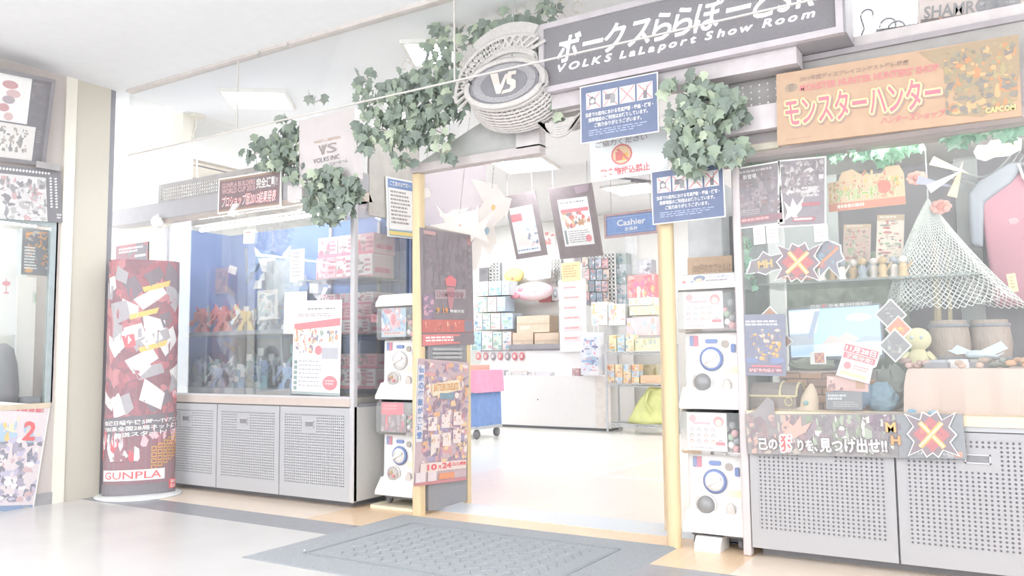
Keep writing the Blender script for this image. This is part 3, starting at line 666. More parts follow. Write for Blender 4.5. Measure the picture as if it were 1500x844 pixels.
# --- notice on the side fascia
s = panel('notice_board', 'white notice with blue heading on the pillar left of the entrance', 'notice', *pX(-4.235, (565, 258), (606, 266), (565, 346)), PAPER, .006)
s.rect(.06, .03, .94, .17, (130, 160, 206)).text('ご来店のお客様へ', .12, .06, .88, .14, WHT, bold=.02).frame(.06, .17, .94, .88, .008, (170, 190, 220)); s.rows(.14, .22, .86, .8, 9, (196, 186, 186), 6, .5, .3); s.rect(.06, .9, .94, .97, YEL).rect(.06, .885, .94, .9, (150, 200, 220)).rect(.06, .965, .94, .98, (150, 200, 220)); s.done()
# --- gate posters
s = panel('dark_event_poster', 'tall dark poster with red emblem on the folded gate', 'poster', *pX(-3.645, (615, 333), (691, 345), (615, 508)), mat('poster_black', (118, 108, 114), .35))
s.busy(.05, .03, .95, .5, [(130, 118, 126), (108, 100, 106), (146, 134, 142)], 110, 41, .14); s.rect(.06, .02, .28, .05, (226, 190, 190)).rect(.9, .03, .97, .09, (200, 150, 150))
for i, ch in enumerate('最強決定戦'): s.text(ch, .9, .12+.06*i, .97, .16+.06*i, GRY, bold=.01)
s.poly([(.44, .42), (.54, .38), (.66, .42), (.64, .48), (.46, .48)], (240, 150, 156)).poly([(.24, .52), (.84, .5), (.84, .58), (.24, .6)], (206, 190, 194)).poly([(.46, .49), (.62, .49), (.58, .66), (.54, .7), (.5, .66)], (216, 160, 168)).text('CHAMPIONSHIP', .27, .53, .8, .58, (150, 110, 120), bold=.01)
s.rect(.03, .56, .22, .78, (150, 130, 150)).busy(.03, .56, .22, .78, [(190, 160, 180), (120, 104, 120), (226, 190, 206)], 14, 43, .3)
s.text('9', .26, .67, .32, .72, (250, 200, 140), bold=.03).text('19', .38, .67, .48, .72, (250, 190, 130), bold=.03).text('開催決定', .52, .685, .8, .715, WHT, bold=.02)
s.rect(0, .775, .98, .885, (206, 120, 112)).busy(.04, .785, .74, .875, [(240, 170, 150), (226, 140, 126), (160, 104, 104), (250, 214, 190)], 26, 44, .2); s.rect(.8, .78, .97, .88, (140, 136, 150))
s.poly([(0, .9), (.7, .9), (.7, .985), (0, .995)], (244, 160, 160)).rows(.06, .92, .66, .97, 2, WHT, 5); s.rect(.58, .92, 1, .97, (130, 118, 124)); s.done()
s = panel('card_game_poster', 'tall colourful card game poster on the lower part of the folded gate', 'poster', *pX(-3.64, (612, 525), (687, 531), (612, 712)), PAPER)
s.rect(0, 0, 1, 1, (226, 206, 210)).busy(.12, .02, 1, .86, P_MIX+[(244, 206, 170), (206, 180, 200)], 300, 51, .075)
s.rect(.0, .05, .12, .66, (244, 240, 244))
for i, ch in enumerate('伝説の超獣が復活!'): s.text(ch, .015, .06+.065*i, .11, .115+.065*i, (130, 160, 206), bold=.04)
s.poly([(.26, .2), (.8, .15), (.82, .24), (.28, .3)], (250, 240, 220)).text('BATTLERS DUELISTS', .3, .2, .78, .26, (246, 200, 140), bold=.03, rise=.02).rect(.42, .27, .7, .32, (150, 176, 190))
for u, v in ((.3, .52), (.55, .5), (.78, .48), (.36, .66), (.58, .65), (.78, .63)): s.rect(u-.08, v-.055, u+.08, v+.055, (250, 240, 236)).busy(u-.07, v-.05, u+.07, v+.02, P_MIX, 8, int(u*100), .3)
s.rect(.1, .83, .98, .9, (250, 238, 232)).text('10', .22, .84, .4, .89, (226, 110, 118), bold=.04).text('24', .5, .835, .68, .885, (226, 110, 118), bold=.04).text('月', .42, .855, .48, .885, RED, bold=.03).text('日(土)開催', .7, .84, .97, .875, RED, bold=.03)
s.rect(.02, .9, .2, .985, (246, 236, 238)).rect(.24, .9, .4, .985, (246, 236, 238)).rect(.45, .92, .75, .97, (248, 186, 150)).rect(0, .975, 1, 1, (226, 160, 164)); s.done()
# --- blue prohibition signs
def no_photo(px3, Y, label):
    s = panel('prohibition_sign', label, 'sign', *pY(Y, *px3), mat('navy_board', (66, 78, 112), .5), .006, group='blue prohibition signs', border=(.006, .002, WHITE))
    for i in range(4):
        u = .07+.225*i; s.rect(u, .12, u+.2, .42, WHT); s.line(u+.01, .13, u+.19, .41, .018, (236, 130, 140)).line(u+.19, .13, u+.01, .41, .018, (236, 130, 140))
        if i == 0: s.rect(u+.04, .22, u+.13, .34, INK).oval(u+.085, .28, .03, .04, WHT).rect(u+.06, .19, u+.1, .22, INK)
        if i == 1: s.rect(u+.03, .2, u+.14, .3, INK).rect(u+.1, .22, u+.17, .38, GRY)
        if i == 2: s.line(u+.06, .34, u+.14, .2, .03, PNK)
        if i == 3: s.rect(u+.08, .26, u+.13, .4, INK).line(u+.13, .26, u+.13, .16, .015, INK)
    s.text('当店での店内における写真撮影・録画・模写・', .06, .48, .95, .56, WHT, bold=.025).text('携帯電話のご利用はお断りしています。', .1, .58, .88, .66, WHT, bold=.025).text('ご協力ありがとうございます。', .18, .68, .8, .76, WHT, bold=.025)
    s.rows(.1, .8, .92, .92, 3, (206, 214, 236), 8, .4, .3); s.done()
no_photo(((851, 129), (962, 107), (856, 209)), 4.342, 'blue prohibition sign with four crossed pictures hanging below the main sign')
no_photo(((955, 253), (1058, 238), (957, 328)), 4.52, 'blue prohibition sign with four crossed pictures partly covered by ivy')
s = panel('food_notice', 'white notice with red no-food circle hanging in the entrance', 'notice', *pY(4.56, (864, 204), (976, 184), (868, 267)), mat_glass('clear_acrylic', (1, 1, 1), .75, .2), .004)
s.text('ご協力ください', .08, .1, .76, .24, (170, 160, 164), bold=.01).oval(.42, .47, .14, .24, (246, 160, 156)).oval(.42, .47, .118, .2, (250, 226, 196)).rect(.34, .4, .43, .6, (240, 150, 146)).rect(.43, .45, .5, .6, (250, 214, 130)).poly([(.35, .35), (.38, .32), (.52, .6), (.49, .62)], (246, 160, 156)).text('飲食物持込禁止', .13, .74, .78, .95, (244, 150, 154), bold=.03); s.done()
# --- orange sign
s = panel('orange_sign', 'wide orange sign with pink katakana and a dark creature picture on the right header', 'sign', *pY(4.47, (1137, 109), (1492, 50), (1142, 213)), mat('orange_board', (215, 186, 160), .5, noise=.03), .02)
s.text('2011年度ディスプレイコンテスト準優勝店', .11, .09, .58, .16, (166, 140, 128), bold=.02).text("MONSTER HUNTER HUNTERS' SHOP", .11, .2, .7, .3, (240, 160, 160), bold=.03)
s.glow('モンスターハンター', .046, .38, .711, .78, (200, 160, 150), (190, 160, 150), .03, shear=-.15, bold=.01).glow('モンスターハンター', .04, .36, .705, .76, (240, 140, 156), (253, 240, 190), .022, shear=-.15, bold=.02)
s.text('ハンターズショップ', .46, .79, .72, .89, (246, 160, 160), shear=.2, bold=.02); s.oval(.07, .22, .03, .06, (190, 170, 150)).text('祭', .055, .17, .085, .27, (150, 130, 120)); s.rows(.04, .93, .16, .95, 1, (196, 160, 140), 3)
s.poly([(.62, .02), (1, .0), (1, .5), (.96, .8), (.86, .95), (.78, .9), (.76, .6), (.72, .3)], (190, 168, 140)).busy(.72, .06, .99, .9, [(150, 142, 130), (176, 166, 140), (226, 170, 130), (244, 200, 160), (130, 124, 120), (206, 190, 150)], 170, 61, .085)
s.text('CAPCOM', .87, .85, .98, .92, (252, 240, 180), bold=.03); s.done()
# --- top right
s = panel('lit_panel', 'bright white lit panel above the right header', 'light box', *pY(4.95, (1248, -30), (1345, -45), (1250, 68)), mat_emit('lit_panel', (255, 255, 255), 1.2), .05); s.done()
s = panel('pinned_poster', 'upper right poster with grey lettering and two pictures above the orange sign', 'poster', *pY(4.84, (1348, -18), (1500, -40), (1352, 72)), mat('poster_pale', (236, 226, 222), .5))
s.text('SHAMROCK', .05, .32, .9, .52, GRY, bold=.02).rect(.02, .52, .52, .98, (140, 128, 124)).busy(.02, .52, .52, .98, [(226, 190, 170), (190, 160, 150), (120, 110, 110), (210, 180, 170)], 60, 71, .14)
s.rect(.58, .3, .98, .86, (196, 194, 196)).busy(.6, .34, .95, .84, [(170, 172, 178), (150, 150, 156), (214, 214, 216)], 50, 72, .15); s.done()
s = panel('pinned_poster', 'small dark picture beside the iron scrolls above the orange sign', 'poster', *pY(4.86, (1283, 43), (1350, 33), (1284, 66)), BLACK); s.busy(.02, .02, .98, .98, [(150, 140, 138), (206, 186, 176), (190, 196, 190), (120, 114, 114)], 22, 73, .3); s.done()
t = thing('iron_scroll', 'dark curled iron ornament above the right header', 'ornament', tuple(atY(1258, 62, 4.66)))
for k, (dx, r_, h_) in enumerate(((.0, .035, .14), (.1, .045, .06), (.14, .05, .03))):
    pts = [(dx*.3, 0, 0), (dx*.5+.03, 0, h_*.5)] + [(dx+.05+r_*math.cos(R(200-26*i))*(1-.03*i), 0, h_+r_*math.sin(R(200-26*i))*(1-.03*i)) for i in range(10)]
    MB().tube(pts, .006, 6).obj('curl', DARK, t)
# ================================================================ capsule machines
PLW = mat('machine_white', (250, 248, 247), .35, noise=.01, spec=.4)
CLR = mat_glass('clear_plastic', (.97, .98, .98), .16, .9)
RINGB = mat('dial_blue', (130, 148, 196), .4); DIALW = mat('dial_white', (240, 236, 234), .35); SMOKE = mat('smoked_dome', (132, 132, 134), .15, spec=.6)
def capsule_machine(label, x, y, z, art, dial, dome, lid):
    t = thing('capsule_machine', label, 'capsule machine', (x, y, z), 0, 'stacked capsule machines')
    W = .165
    # body outline seen from the side: depth, height
    b = MB(); b.prism([(-.075, .0), (.34, .0), (.34, .44), (.0, .44), (-.005, .14), (-.03, .09), (-.075, .03)], -W, W, 'x'); bd = b.obj('body', PLW, t); bevel(bd, .012, 3)
    MB().prism([(-.085, .0), (-.02, .0), (.0, .12), (-.02, .12), (-.088, .022)], -W-.012, W+.012, 'x').obj('tray', PLW, t)
    # clear bin with a rounded front
    pr = [(-.07, .46), (-.075, .63), (-.06, .68), (-.03, .695), (.3, .695), (.3, .44), (-.05, .44)]
    MB().prism(pr, -W-.012, W+.012, 'x').obj('clear_bin', CLR, t)
    pw = MB(); pw.prism([(-.01, .45), (.27, .45), (.27, .5), (.12, .56), (-.01, .5)], -W+.01, W-.01, 'x'); pw.obj('capsule_heap', mat('capsule_mix', (206, 186, 186), .4, noise=.2, scale=40, c2=(170, 166, 170)), t)
    rg = random.Random(int(abs(x)*100+z*10))
    cc = [mat('capsule_pink', (240, 190, 194), .3), mat('capsule_white', (246, 244, 244), .3), mat('capsule_grey', (170, 166, 170), .3), mat('capsule_green', (190, 206, 186), .3)]
    for i in range(7):
        MB().ball((W-.03-.028*(i % 2)-.05*rg.random()*(i > 3), -.035+.02*rg.random(), .475+.022*i), .022, 8, 5).obj('capsule', cc[i % 4], t, True)
    # card in the bin
    B = MB().box(-W+.02, W-.075, -.052, -.05, .46, .675).obj('display_card', PAPER, t); B.location = (0, 0, 0)
    hold = Sheet(B, 2*W-.095, .215, 0); cx, cz = (-W+.02+W-.075)/2, .5675
    hold._p = lambda u, v, dy: (cx+hold.w*(u-.5), -.0525+dy, cz+hold.h*(.5-v))
    art(hold); hold.done('picture', 'lettering')
    # lid
    if lid:
        MB().prism([(-.085, .69), (-.08, .72), (-.04, .775), (.0, .785), (.3, .785), (.3, .69)], -W-.014, W+.014, 'x').obj('lid', PLW, t)
        if lid == 2:
            q = MB()
            Ls = Sheet(bpy.data.objects[q.box(-.001, .001, -.02, -.018, .74, .742).obj('lid_print', PLW, t).name], .3, .07, 0)
            Ls._p = lambda u, v, dy: (.3*(u-.5), -.083+.003-.0+(1-v)*.037+dy-.004, .722+(1-v)*.052)
            Ls.oval(.36, .4, .12, .35, (176, 186, 206)).oval(.36, .6, .07, .2, (250, 232, 214)).oval(.22, .75, .04, .12, (206, 214, 230)).text('ガシャポン', .52, .1, .95, .5, (190, 204, 230), shear=.2, bold=.01).rows(.5, .62, .95, .9, 1, (206, 196, 206), 3).rect(.03, .6, .1, .9, (246, 196, 196)); Ls.done()
    # dial
    M = Matrix.Translation((0.0, -.005, .285)) @ Matrix.Rotation(R(90), 4, 'X')
    d = MB().lathe([(.066, 0), (.07, .012), (.058, .02)], 28, M).obj('dial', RINGB if dial else DIALW, t, True)
    MB().lathe([(.056, .012), (.054, .024), (.01, .03)], 26, M).obj('dial_plate', PLW, d, True)
    MB().box(-.045, .045, -.042, -.025, -.008, .008, Matrix.Translation((0, -.004, .285)) @ Matrix.Rotation(R(-25), 4, 'Y')).obj('dial_grip', DIALW, d)
    # outlet dome and coin return
    M = Matrix.Translation((-.055, -.008, .15)) @ Matrix.Rotation(R(90), 4, 'X')
    oring = MB().lathe([(.06, 0), (.062, .01), (.052, .012)], 24, M).obj('outlet_ring', DIALW, t, True)
    if dome: MB().lathe([(.053, .005), (.05, .022), (.035, .038), (.012, .045)], 24, M).obj('outlet_door', SMOKE, oring, True)
    else:
        MB().lathe([(.053, .005), (.05, .02), (.035, .03), (.012, .034)], 24, M).obj('outlet_door', mat('outlet_clear', (214, 208, 204), .2), oring, True)
        for k, (a, c) in enumerate(((.02, (236, 170, 174)), (-.02, (190, 150, 156)), (0, (214, 190, 150)))): MB().ball((-.055+a, -.04, .15+.012*(k-1)), .014, 8, 5).obj('prize', mat('prize_%d' % k, c, .4), oring, True)
    MB().lathe([(.03, 0), (.032, .006), (.024, .008)], 16, Matrix.Translation((.09, -.02, .125)) @ Matrix.Diagonal((.8, 1, 1.5, 1)) @ Matrix.Rotation(R(90), 4, 'X')).obj('coin_return', mat('return_beige', (234, 226, 222), .4), t, True)
    s_ = MB().rbox(-.035, .035, -.012, -.004, .375, .4, .01, 'y').obj('logo_badge', RINGB, t)
    MB().rbox(-.13, -.08, -.008, -.004, .36, .42, .004, 'y').obj('price_sticker', mat('sticker_red', (226, 160, 176), .4), t)
    MB().rbox(-.13, -.106, -.01, -.005, .362, .418, .003, 'y').obj('price_sticker', mat('sticker_blue', (160, 172, 206), .4), t)
    MB().lathe([(.022, 0), (.022, .006)], 16, Matrix.Translation((.08, -.004, .37)) @ Matrix.Rotation(R(90), 4, 'X')).obj('coin_slot', mat('slot_taupe', (206, 196, 190), .4), t)
    MB().rbox(.115, .14, -.012, -.004, .32, .37, .008, 'y').obj('coin_button', RINGB, t)
    MB().box(.07, .15, -.006, -.003, .2, .24).obj('caution_label', mat('label_cream', (250, 244, 222), .5), t)
    return t
def art_cute(s):
    s.rect(0, 0, 1, 1, (252, 240, 240)).rect(.03, .03, .97, .88, (252, 246, 246)).oval(.8, .22, .13, .14, (236, 180, 180)).oval(.8, .25, .08, .09, (252, 232, 220)).oval(.15, .15, .09, .1, (236, 196, 200)).text('コレクション', .25, .1, .62, .2, (244, 180, 186), bold=.02).rect(.15, .24, .6, .3, (248, 200, 206))
    rg = random.Random(3)
    for j in range(3):
        for i in range(4 if j < 2 else 5): s.oval(.12+.18*i, .45+.15*j, .055, .055, rg.choice([(236, 190, 190), (220, 206, 214), (200, 190, 196), (240, 206, 196), (206, 200, 200)])).oval(.12+.18*i, .46+.15*j, .03, .03, (252, 236, 226))
    s.rect(.72, .76, .95, .84, (240, 130, 140)).rows(.05, .91, .7, .94, 1, (150, 140, 146), 4)
def art_blue(s):
    s.rect(0, 0, 1, 1, (206, 226, 240)).busy(0, 0, 1, .8, [(170, 206, 232), (240, 200, 206), (236, 170, 180), (250, 246, 246), (150, 180, 214)], 50, 5, .18); s.oval(.5, .42, .17, .3, (246, 214, 220)).oval(.5, .4, .1, .2, (240, 160, 170)).rect(.08, .82, .95, .94, (246, 224, 214)).rows(.12, .84, .9, .92, 1, (206, 160, 166), 6)
def art_red(s):
    s.rect(0, 0, 1, 1, (150, 132, 138)).rect(0, 0, .9, .42, (240, 130, 142)).rows(.08, .08, .7, .3, 2, (250, 190, 196), 4); s.busy(0, .42, 1, 1, [(140, 126, 132), (236, 130, 140), (214, 200, 204), (180, 150, 156)], 34, 6, .22)
XR, XL = -1.565, -3.985
capsule_machine('lower white capsule machine of the pair right of the entrance', XR, 4.71, .09, art_cute, True, True, 0)
capsule_machine('upper white capsule machine with printed lid right of the entrance', XR, 4.71, .79, art_cute, True, True, 2)
capsule_machine('lower white capsule machine with red card left of the entrance', XL, 4.82, .075, art_red, True, False, 0)
capsule_machine('upper white capsule machine with blue card left of the entrance', XL, 4.82, .775, art_blue, False, False, 1)
for x, y, z, lb in ((XR, 4.71, .09, 'black wheeled stand under the right pair of capsule machines'), (XL, 4.82, .075, 'black wheeled stand under the left pair of capsule machines')):
    t = thing('machine_stand', lb, 'stand', (x, y, 0), 0, 'wheeled stands of the capsule machines')
    MB().box(-.15, .15, .0, .33, z-.03, z-.001).obj('stand_plate', BLACK, t)
    MB().box(-.14, .14, .1, .32, .02, z-.03).obj('stand_core', DARK, t)
    for a in (-.13, .13):
        for b in (.03, .3):
            w_ = MB().lathe([(.028, -.012), (.03, 0), (.028, .012)], 12, Matrix.Translation((a, b, .03)) @ Matrix.Rotation(R(90), 4, 'Y')).obj('caster', BLACK, t, True)
            MB().box(a-.016, a+.016, b-.01, b+.01, .03, z-.03).obj('caster_fork', GREYD, w_)
o = MB().prism([(-.07, 0), (.1, 0), (.1, .075), (-.03, .075), (-.06, .04)], -.075, .075, 'x').obj('foot_block', PLW, None, loc=(XR-.02, 4.65, 0)); tag(o, 'white foot block under the right pair of capsule machines', 'block')
o = MB().rbox(-.22, .2, -.1, .36, 0, .02, .02).obj('floor_board', mat('board_cream', (252, 244, 222), .5), None, loc=(XL, 4.82, 0)); tag(o, 'cream board on the floor under the left capsule machines', 'board')
for o in list(bpy.data.objects):
    if o.name.startswith('machine_stand') and o.location.x < -3: o.location.z = .02
for o in list(bpy.data.objects):
    if o.name.startswith('capsule_machine') and o.location.x < -3: o.location.z += .02
# cardboard sign and white pillars behind the right machines
s = panel('cardboard_sign', 'brown cardboard sign with handwriting standing on the right capsule machine', 'sign', *pY(5.05, (1007, 378), (1072, 374), (1006, 412)), mat('cardboard', (228, 206, 184), .8, noise=.04, scale=30), .006)
s.text('500円のカプセルは', .12, .3, .98, .68, (180, 160, 146), bold=.0).rows(.06, .9, .98, .98, 1, (190, 170, 156), 3); s.done()
o = MB().rbox(-1.85, -1.62, 5.15, 5.4, 0, 2.2, .01).obj('door_pillar', mat('pillar_white', (234, 236, 238), .5)); tag(o, 'white square pillar behind the right capsule machines', 'pillar')
o = MB().box(-1.62, -1.4, 5.3, 5.4, 0, 2.0).obj('dark_cabinet', mat('dark_cabinet', (158, 158, 162), .5)); tag(o, 'dark grey cabinet behind the right capsule machines', 'cabinet')
s = panel('leaning_poster', 'pale poster leaning behind the right capsule machines', 'poster', atY(1037, 326, 5.2), atY(1058, 323, 5.2), atY(1025, 376, 5.22), PAPER); s.busy(.1, .05, .95, .95, [(246, 200, 214), (206, 226, 246), (250, 240, 244), (236, 170, 180), (214, 236, 230)], 40, 81, .2); s.done()
# ================================================================ ivy and the wicker emblem
IVY = [mat('ivy_dark', (98, 112, 102), .6, noise=.1, scale=30), mat('ivy_mid', (130, 146, 130), .6, noise=.1, scale=30), mat('ivy_light', (166, 182, 160), .6, noise=.08, scale=30), mat('ivy_pale', (208, 218, 196), .6, noise=.08, scale=30)]
def leaf_mesh(M, name):
    o = [(0, -.5), (.22, -.42), (.46, -.3), (.34, -.05), (.5, .12), (.24, .16), (.12, .32), (0, .56), (-.12, .32), (-.24, .16), (-.5, .12), (-.34, -.05), (-.46, -.3), (-.22, -.42)]
    vs = [(x, .12*abs(x)+.1*y*y, y) for x, y in o]+[(0, -.03, 0)]; n = len(o)
    return MB().add(vs, [(i, (i+1) % n, n) for i in range(n)]).mesh(name, M, False)
LEAVES = [leaf_mesh(M, 'leaf') for M in IVY]
STEM = mat('ivy_stem', (190, 180, 160), .7)
def ivy(label, Y, blobs, n, seed, size=.078, w=(4, 4, 2, 1), spread=.1, stems=None):
    """blobs: (px, py, rx, ry, weight) in the facade plane; leaves hang facing outwards"""
    rg = random.Random(seed); c = atY(blobs[0][0], blobs[0][1], Y)
    t = thing('ivy_garland', label, 'ivy', tuple(c), 0, 'artificial ivy on the shop front')
    tot = sum(b[4] for b in blobs)
    for b in blobs:
        for k in range(round(n*b[4]/tot)):
            a = rg.random()*6.283; r = rg.random()**.5
            p = atY(b[0]+b[2]*r*math.cos(a), b[1]+b[3]*r*math.sin(a), Y); p.y += rg.uniform(-spread, spread*.6)
            o = bpy.data.objects.new('leaf', LEAVES[rg.choices(range(4), w)[0]]); COL.objects.link(o); o.parent = t
            o.location = p-c; sz = size*rg.uniform(.7, 1.25); o.scale = (sz, sz, sz)
            o.rotation_euler = (rg.uniform(-.7, .5), math.pi+rg.uniform(-.8, .8), rg.uniform(-.8, .8))
    m = MB()
    for pts in (stems or [[(b[0]-b[2]*.8, b[1]), (b[0], b[1]-b[3]*.4), (b[0]+b[2]*.8, b[1]+b[3]*.2)] for b in blobs]):
        m.tube([atY(x, y, Y)-c for x, y in pts], .004, 5)
    m.obj('stems', STEM, t); return t
ivy('clump of ivy left of the white logo sign', 4.52, [(395, 228, 36, 24, 4), (428, 205, 18, 24, 2), (420, 176, 14, 8, .3), (468, 150, 8, 8, .25), (432, 243, 22, 14, 1), (435, 262, 12, 8, .4)], 170, 1)
ivy('round hanging ball of ivy below the white logo sign', 4.4, [(490, 276, 40, 24, 4), (482, 304, 36, 22, 3), (514, 290, 24, 24, 1.5), (482, 262, 26, 14, 1), (482, 326, 14, 8, .4)], 230, 2, w=(5, 4, 2, 1))
ivy('large mass of ivy right of the white logo sign', 4.42, [(570, 155, 46, 34, 4), (560, 200, 38, 28, 3), (600, 120, 30, 20, 1), (535, 125, 10, 24, .5), (590, 236, 14, 12, .4), (600, 190, 24, 30, 1.5)], 250, 3, w=(4, 5, 3, 1.2))
ivy('large mass of ivy left of the wicker emblem', 4.46, [(632, 150, 44, 38, 4), (628, 195, 36, 24, 2), (668, 150, 24, 34, 1.6), (655, 226, 9, 14, .3), (660, 98, 28, 20, 1.2), (615, 125, 24, 22, 1)], 240, 13, w=(4, 5, 3, 1.2))
ivy('trailing ivy over the top of the wicker emblem', 4.5, [(745, 40, 40, 18, 2), (710, 52, 22, 16, 1), (800, 20, 22, 22, 1), (655, 40, 18, 16, .6), (690, 70, 24, 14, .7), (790, 70, 12, 24, .7), (818, 178, 10, 6, .15), (815, 155, 10, 8, .2), (640, 62, 20, 16, .6)], 140, 4, w=(2, 5, 3, 1))
ivy('ivy hanging between the main sign and the right header', 4.4, [(1030, 145, 34, 30, 3), (1005, 185, 24, 40, 3), (1020, 222, 40, 26, 2.5), (1070, 225, 30, 20, 1.6), (1070, 150, 18, 14, .8), (1015, 250, 24, 12, .8), (985, 135, 10, 12, .3), (1075, 180, 20, 10, .4), (1042, 182, 22, 22, 1.4)], 290, 5, w=(4, 4, 3, 1.5))
# ---------- wicker emblem
WK = mat('whitewashed_wicker', (226, 222, 220), .7, noise=.06, scale=60)
WKD = mat('emblem_charcoal', (120, 118, 124), .6); WKL = mat('emblem_lace', (206, 204, 206), .7, noise=.2, scale=160, c2=(150, 148, 154))
c0 = atY(738, 122, 4.28)
t = thing('wicker_emblem', 'whitewashed wicker basket with oval black logo emblem hanging over the entrance', 'emblem', tuple(c0))
Rt = Matrix.Rotation(R(-14), 4, 'X') @ Matrix.Rotation(R(6), 4, 'Z')
AX, AZ = .27, .165
el = lambda k, n, s=1., y=0: [Rt @ Vector((AX*s*math.cos(2*math.pi*i/n), y, AZ*s*math.sin(2*math.pi*i/n))) for i in range(n)]
m = MB()
for s_, y_, r_ in ((1, 0, .018), (1.03, .03, .014), (.96, -.005, .012)): m.tube(el(0, 36, s_, y_), r_, 6, True)
m.obj('rim', WK, t, True)
def disc(nm, s, y, th, M, wav=0):
    n = 72; p = []
    for i in range(n):
        a = 2*math.pi*i/n; k = s*(1+wav*math.cos(18*a)); p.append((AX*k*math.cos(a), AZ*k*math.sin(a)))
    mb = MB(); mb.prism(p, y, y+th); mb.v = [tuple(Rt @ Vector(v)) for v in mb.v]; return mb.obj(nm, M, t)
disc('emblem_edge', .9, .0, .02, WKD, .02); disc('lace_band', .82, -.004, .004, WKL); disc('emblem_face', .6, -.008, .004, WKD)
def flat(nm, pts, y, M):
    mb = MB(); mb.prism(pts[::-1], y, y+.006); mb.v = [tuple(Rt @ Vector(v)) for v in mb.v]; return mb.obj(nm, M, t)
LG = mat('logo_ivory', (240, 234, 228), .5)
flat('logo_letter', [(-.1, .07), (-.045, .07), (-.015, -.02), (.01, .055), (.03, .055), (-.005, -.08), (-.035, -.08)], -.016, LG)
flat('logo_letter', [(.03, .07), (.085, .07), (.085, .045), (.055, .045), (.055, .02), (.09, -.0), (.095, -.05), (.07, -.075), (.0, -.085), (.01, -.06), (.055, -.055), (.06, -.03), (.03, -.015), (.02, .03)], -.016, LG)
# woven bowl behind the rim: struts over the top with open diamonds, closed weave below
lat = MB()
def bowl(a, k):                      # a angle round the rim, k 0..1 from rim to the back
    s = 1.02+.32*math.sin(k*1.5)*(.4+.6*abs(math.sin(a))); return Rt @ Vector((AX*s*math.cos(a), .04+.22*k, AZ*s*math.sin(a)+.02*k))
for i in range(22):
    a = math.pi*i/21
    for d in (-1, 1): lat.tube([bowl(a+d*.3*k/4, k/4) for k in range(5)], .0075, 5)
lat.tube([bowl(math.pi*i/24, 1) for i in range(25)], .02, 6); lat.tube([bowl(math.pi*i/24, .55) for i in range(25)], .012, 6)
lat.obj('lattice', WK, t)
# fan of lattice standing above the rim
fan = MB(); fp = lambda a, s_: Vector((AX*s_*math.cos(a), .05, AZ*s_*1.3*math.sin(a)))
for i in range(15):
    a = R(62+120*i/14)
    for d in (-1, 1): fan.tube([fp(a, 1.0), fp(a+d*R(15), 1.5)], .011, 5)
fan.tube([fp(R(45+145*i/30), 1.04) for i in range(31)], .02, 6); fan.tube([fp(R(58+130*i/30), 1.5) for i in range(31)], .014, 6)
fan.obj('lattice_fan', WK, t)
cr = [(AX*1.45*math.cos(R(62+62*i/16)), AZ*1.3*1.45*math.sin(R(62+62*i/16))) for i in range(17)]; cr += [(AX*1.6*math.cos(R(128-70*i/16)), AZ*2.45*math.sin(R(128-70*i/16))) for i in range(17)]
MB().prism(cr, .045, .065).obj('crest', WK, t)
wv = MB()
for j in range(9):
    k = j/8; wv.tube([bowl(math.pi+math.pi*i/30, k)+Vector((0, .006*(i % 2), 0)) for i in range(31)], .011, 5)
for i in range(26): wv.tube([bowl(math.pi+math.pi*i/25, k/6) for k in range(7)], .006, 4)
wv.obj('woven_bowl', WK, t)
MB().tube([(0, .1, AZ+.02), (0.02, .1, CZ-c0.z)], .003, 5).obj('hanging_wire', GREYD, t)
# second basket under the main sign
q = atY(822, 164, 4.5)
t = thing('wicker_basket', 'shallow whitewashed wicker basket hanging under the main sign', 'basket', tuple(q))
m = MB()
for j in range(6): m.tube([((.19-.016*j)*math.cos(a/14*math.pi), -.02, -.012*j-(.08+.004*j)*math.sin(a/14*math.pi)) for a in range(15)], .011, 5)
m.obj('woven_bowl', WK, t)
m = MB()
for j in range(5): m.tube([(.19*math.cos(a/14*math.pi), -.02+.035*j, -(.09)*math.sin(a/14*math.pi)) for a in range(15)], .01, 5)
for a in range(1, 14): m.tube([(.19*math.cos(a/14*math.pi), -.02, -.09*math.sin(a/14*math.pi)), (.19*math.cos(a/14*math.pi), .12, -.09*math.sin(a/14*math.pi))], .006, 4)
m.obj('woven_side', WK, t); MB().tube([(-.2, .0, .0), (.2, .0, .0)], .014, 6).obj('rim', WK, t)
MB().box(-.12, .12, .02, .1, -.01, .1).obj('hanger_block', WK, t)
# wire curls standing out of the ivy
t = thing('wire_curls', 'pale wire curls standing out of the ivy on the left header', 'ornament', tuple(atY(600, 110, 4.5)))
for i, (x, y) in enumerate(((678, 45), (735, 15), (762, 12), (595, 95), (608, 110), (822, 8), (845, 10))):
    c = atY(x, y, 4.5)-t.location; MB().tube([(c.x+.035*math.cos(.7*k), 0, c.z+.035*math.sin(.7*k)) for k in range(8)]+[(c.x+.03, 0, c.z-.08)], .004, 5).obj('curl', mat('curl_beige', (222, 216, 204), .5), t)
# ================================================================ inside the shop
SW = mat('counter_white', (251, 249, 248), .4, noise=.01)
def block(name, label, cat, x0, y0, x1, y1, Y, dep, c, art=None, group=None, z0=None, rough=.5):
    """box whose front fills a pixel window at depth Y; z0 sets it down on a shelf"""
    a, b = atY(x0, y0, Y), atY(x1, y1, Y); w_, h_ = abs(b.x-a.x), abs(a.z-b.z); z = b.z if z0 is None else z0
    M = mat('pack_%d_%d_%d' % c, c, rough)
    o = MB().box(-w_/2, w_/2, 0, dep, 0, h_).obj(name, M, None, loc=((a.x+b.x)/2, Y, z)); tag(o, label, cat, group)
    if art:
        s = Sheet(o, w_, h_, -.002); s._p = lambda u, v, dy: (w_*(u-.5), dy, h_*(1-v)); art(s); s.done('picture', 'lettering')
    return o
def speck(pal, n=14, seed=1, size=.25): return lambda s: s.busy(.03, .03, .97, .97, pal, n, seed, size)
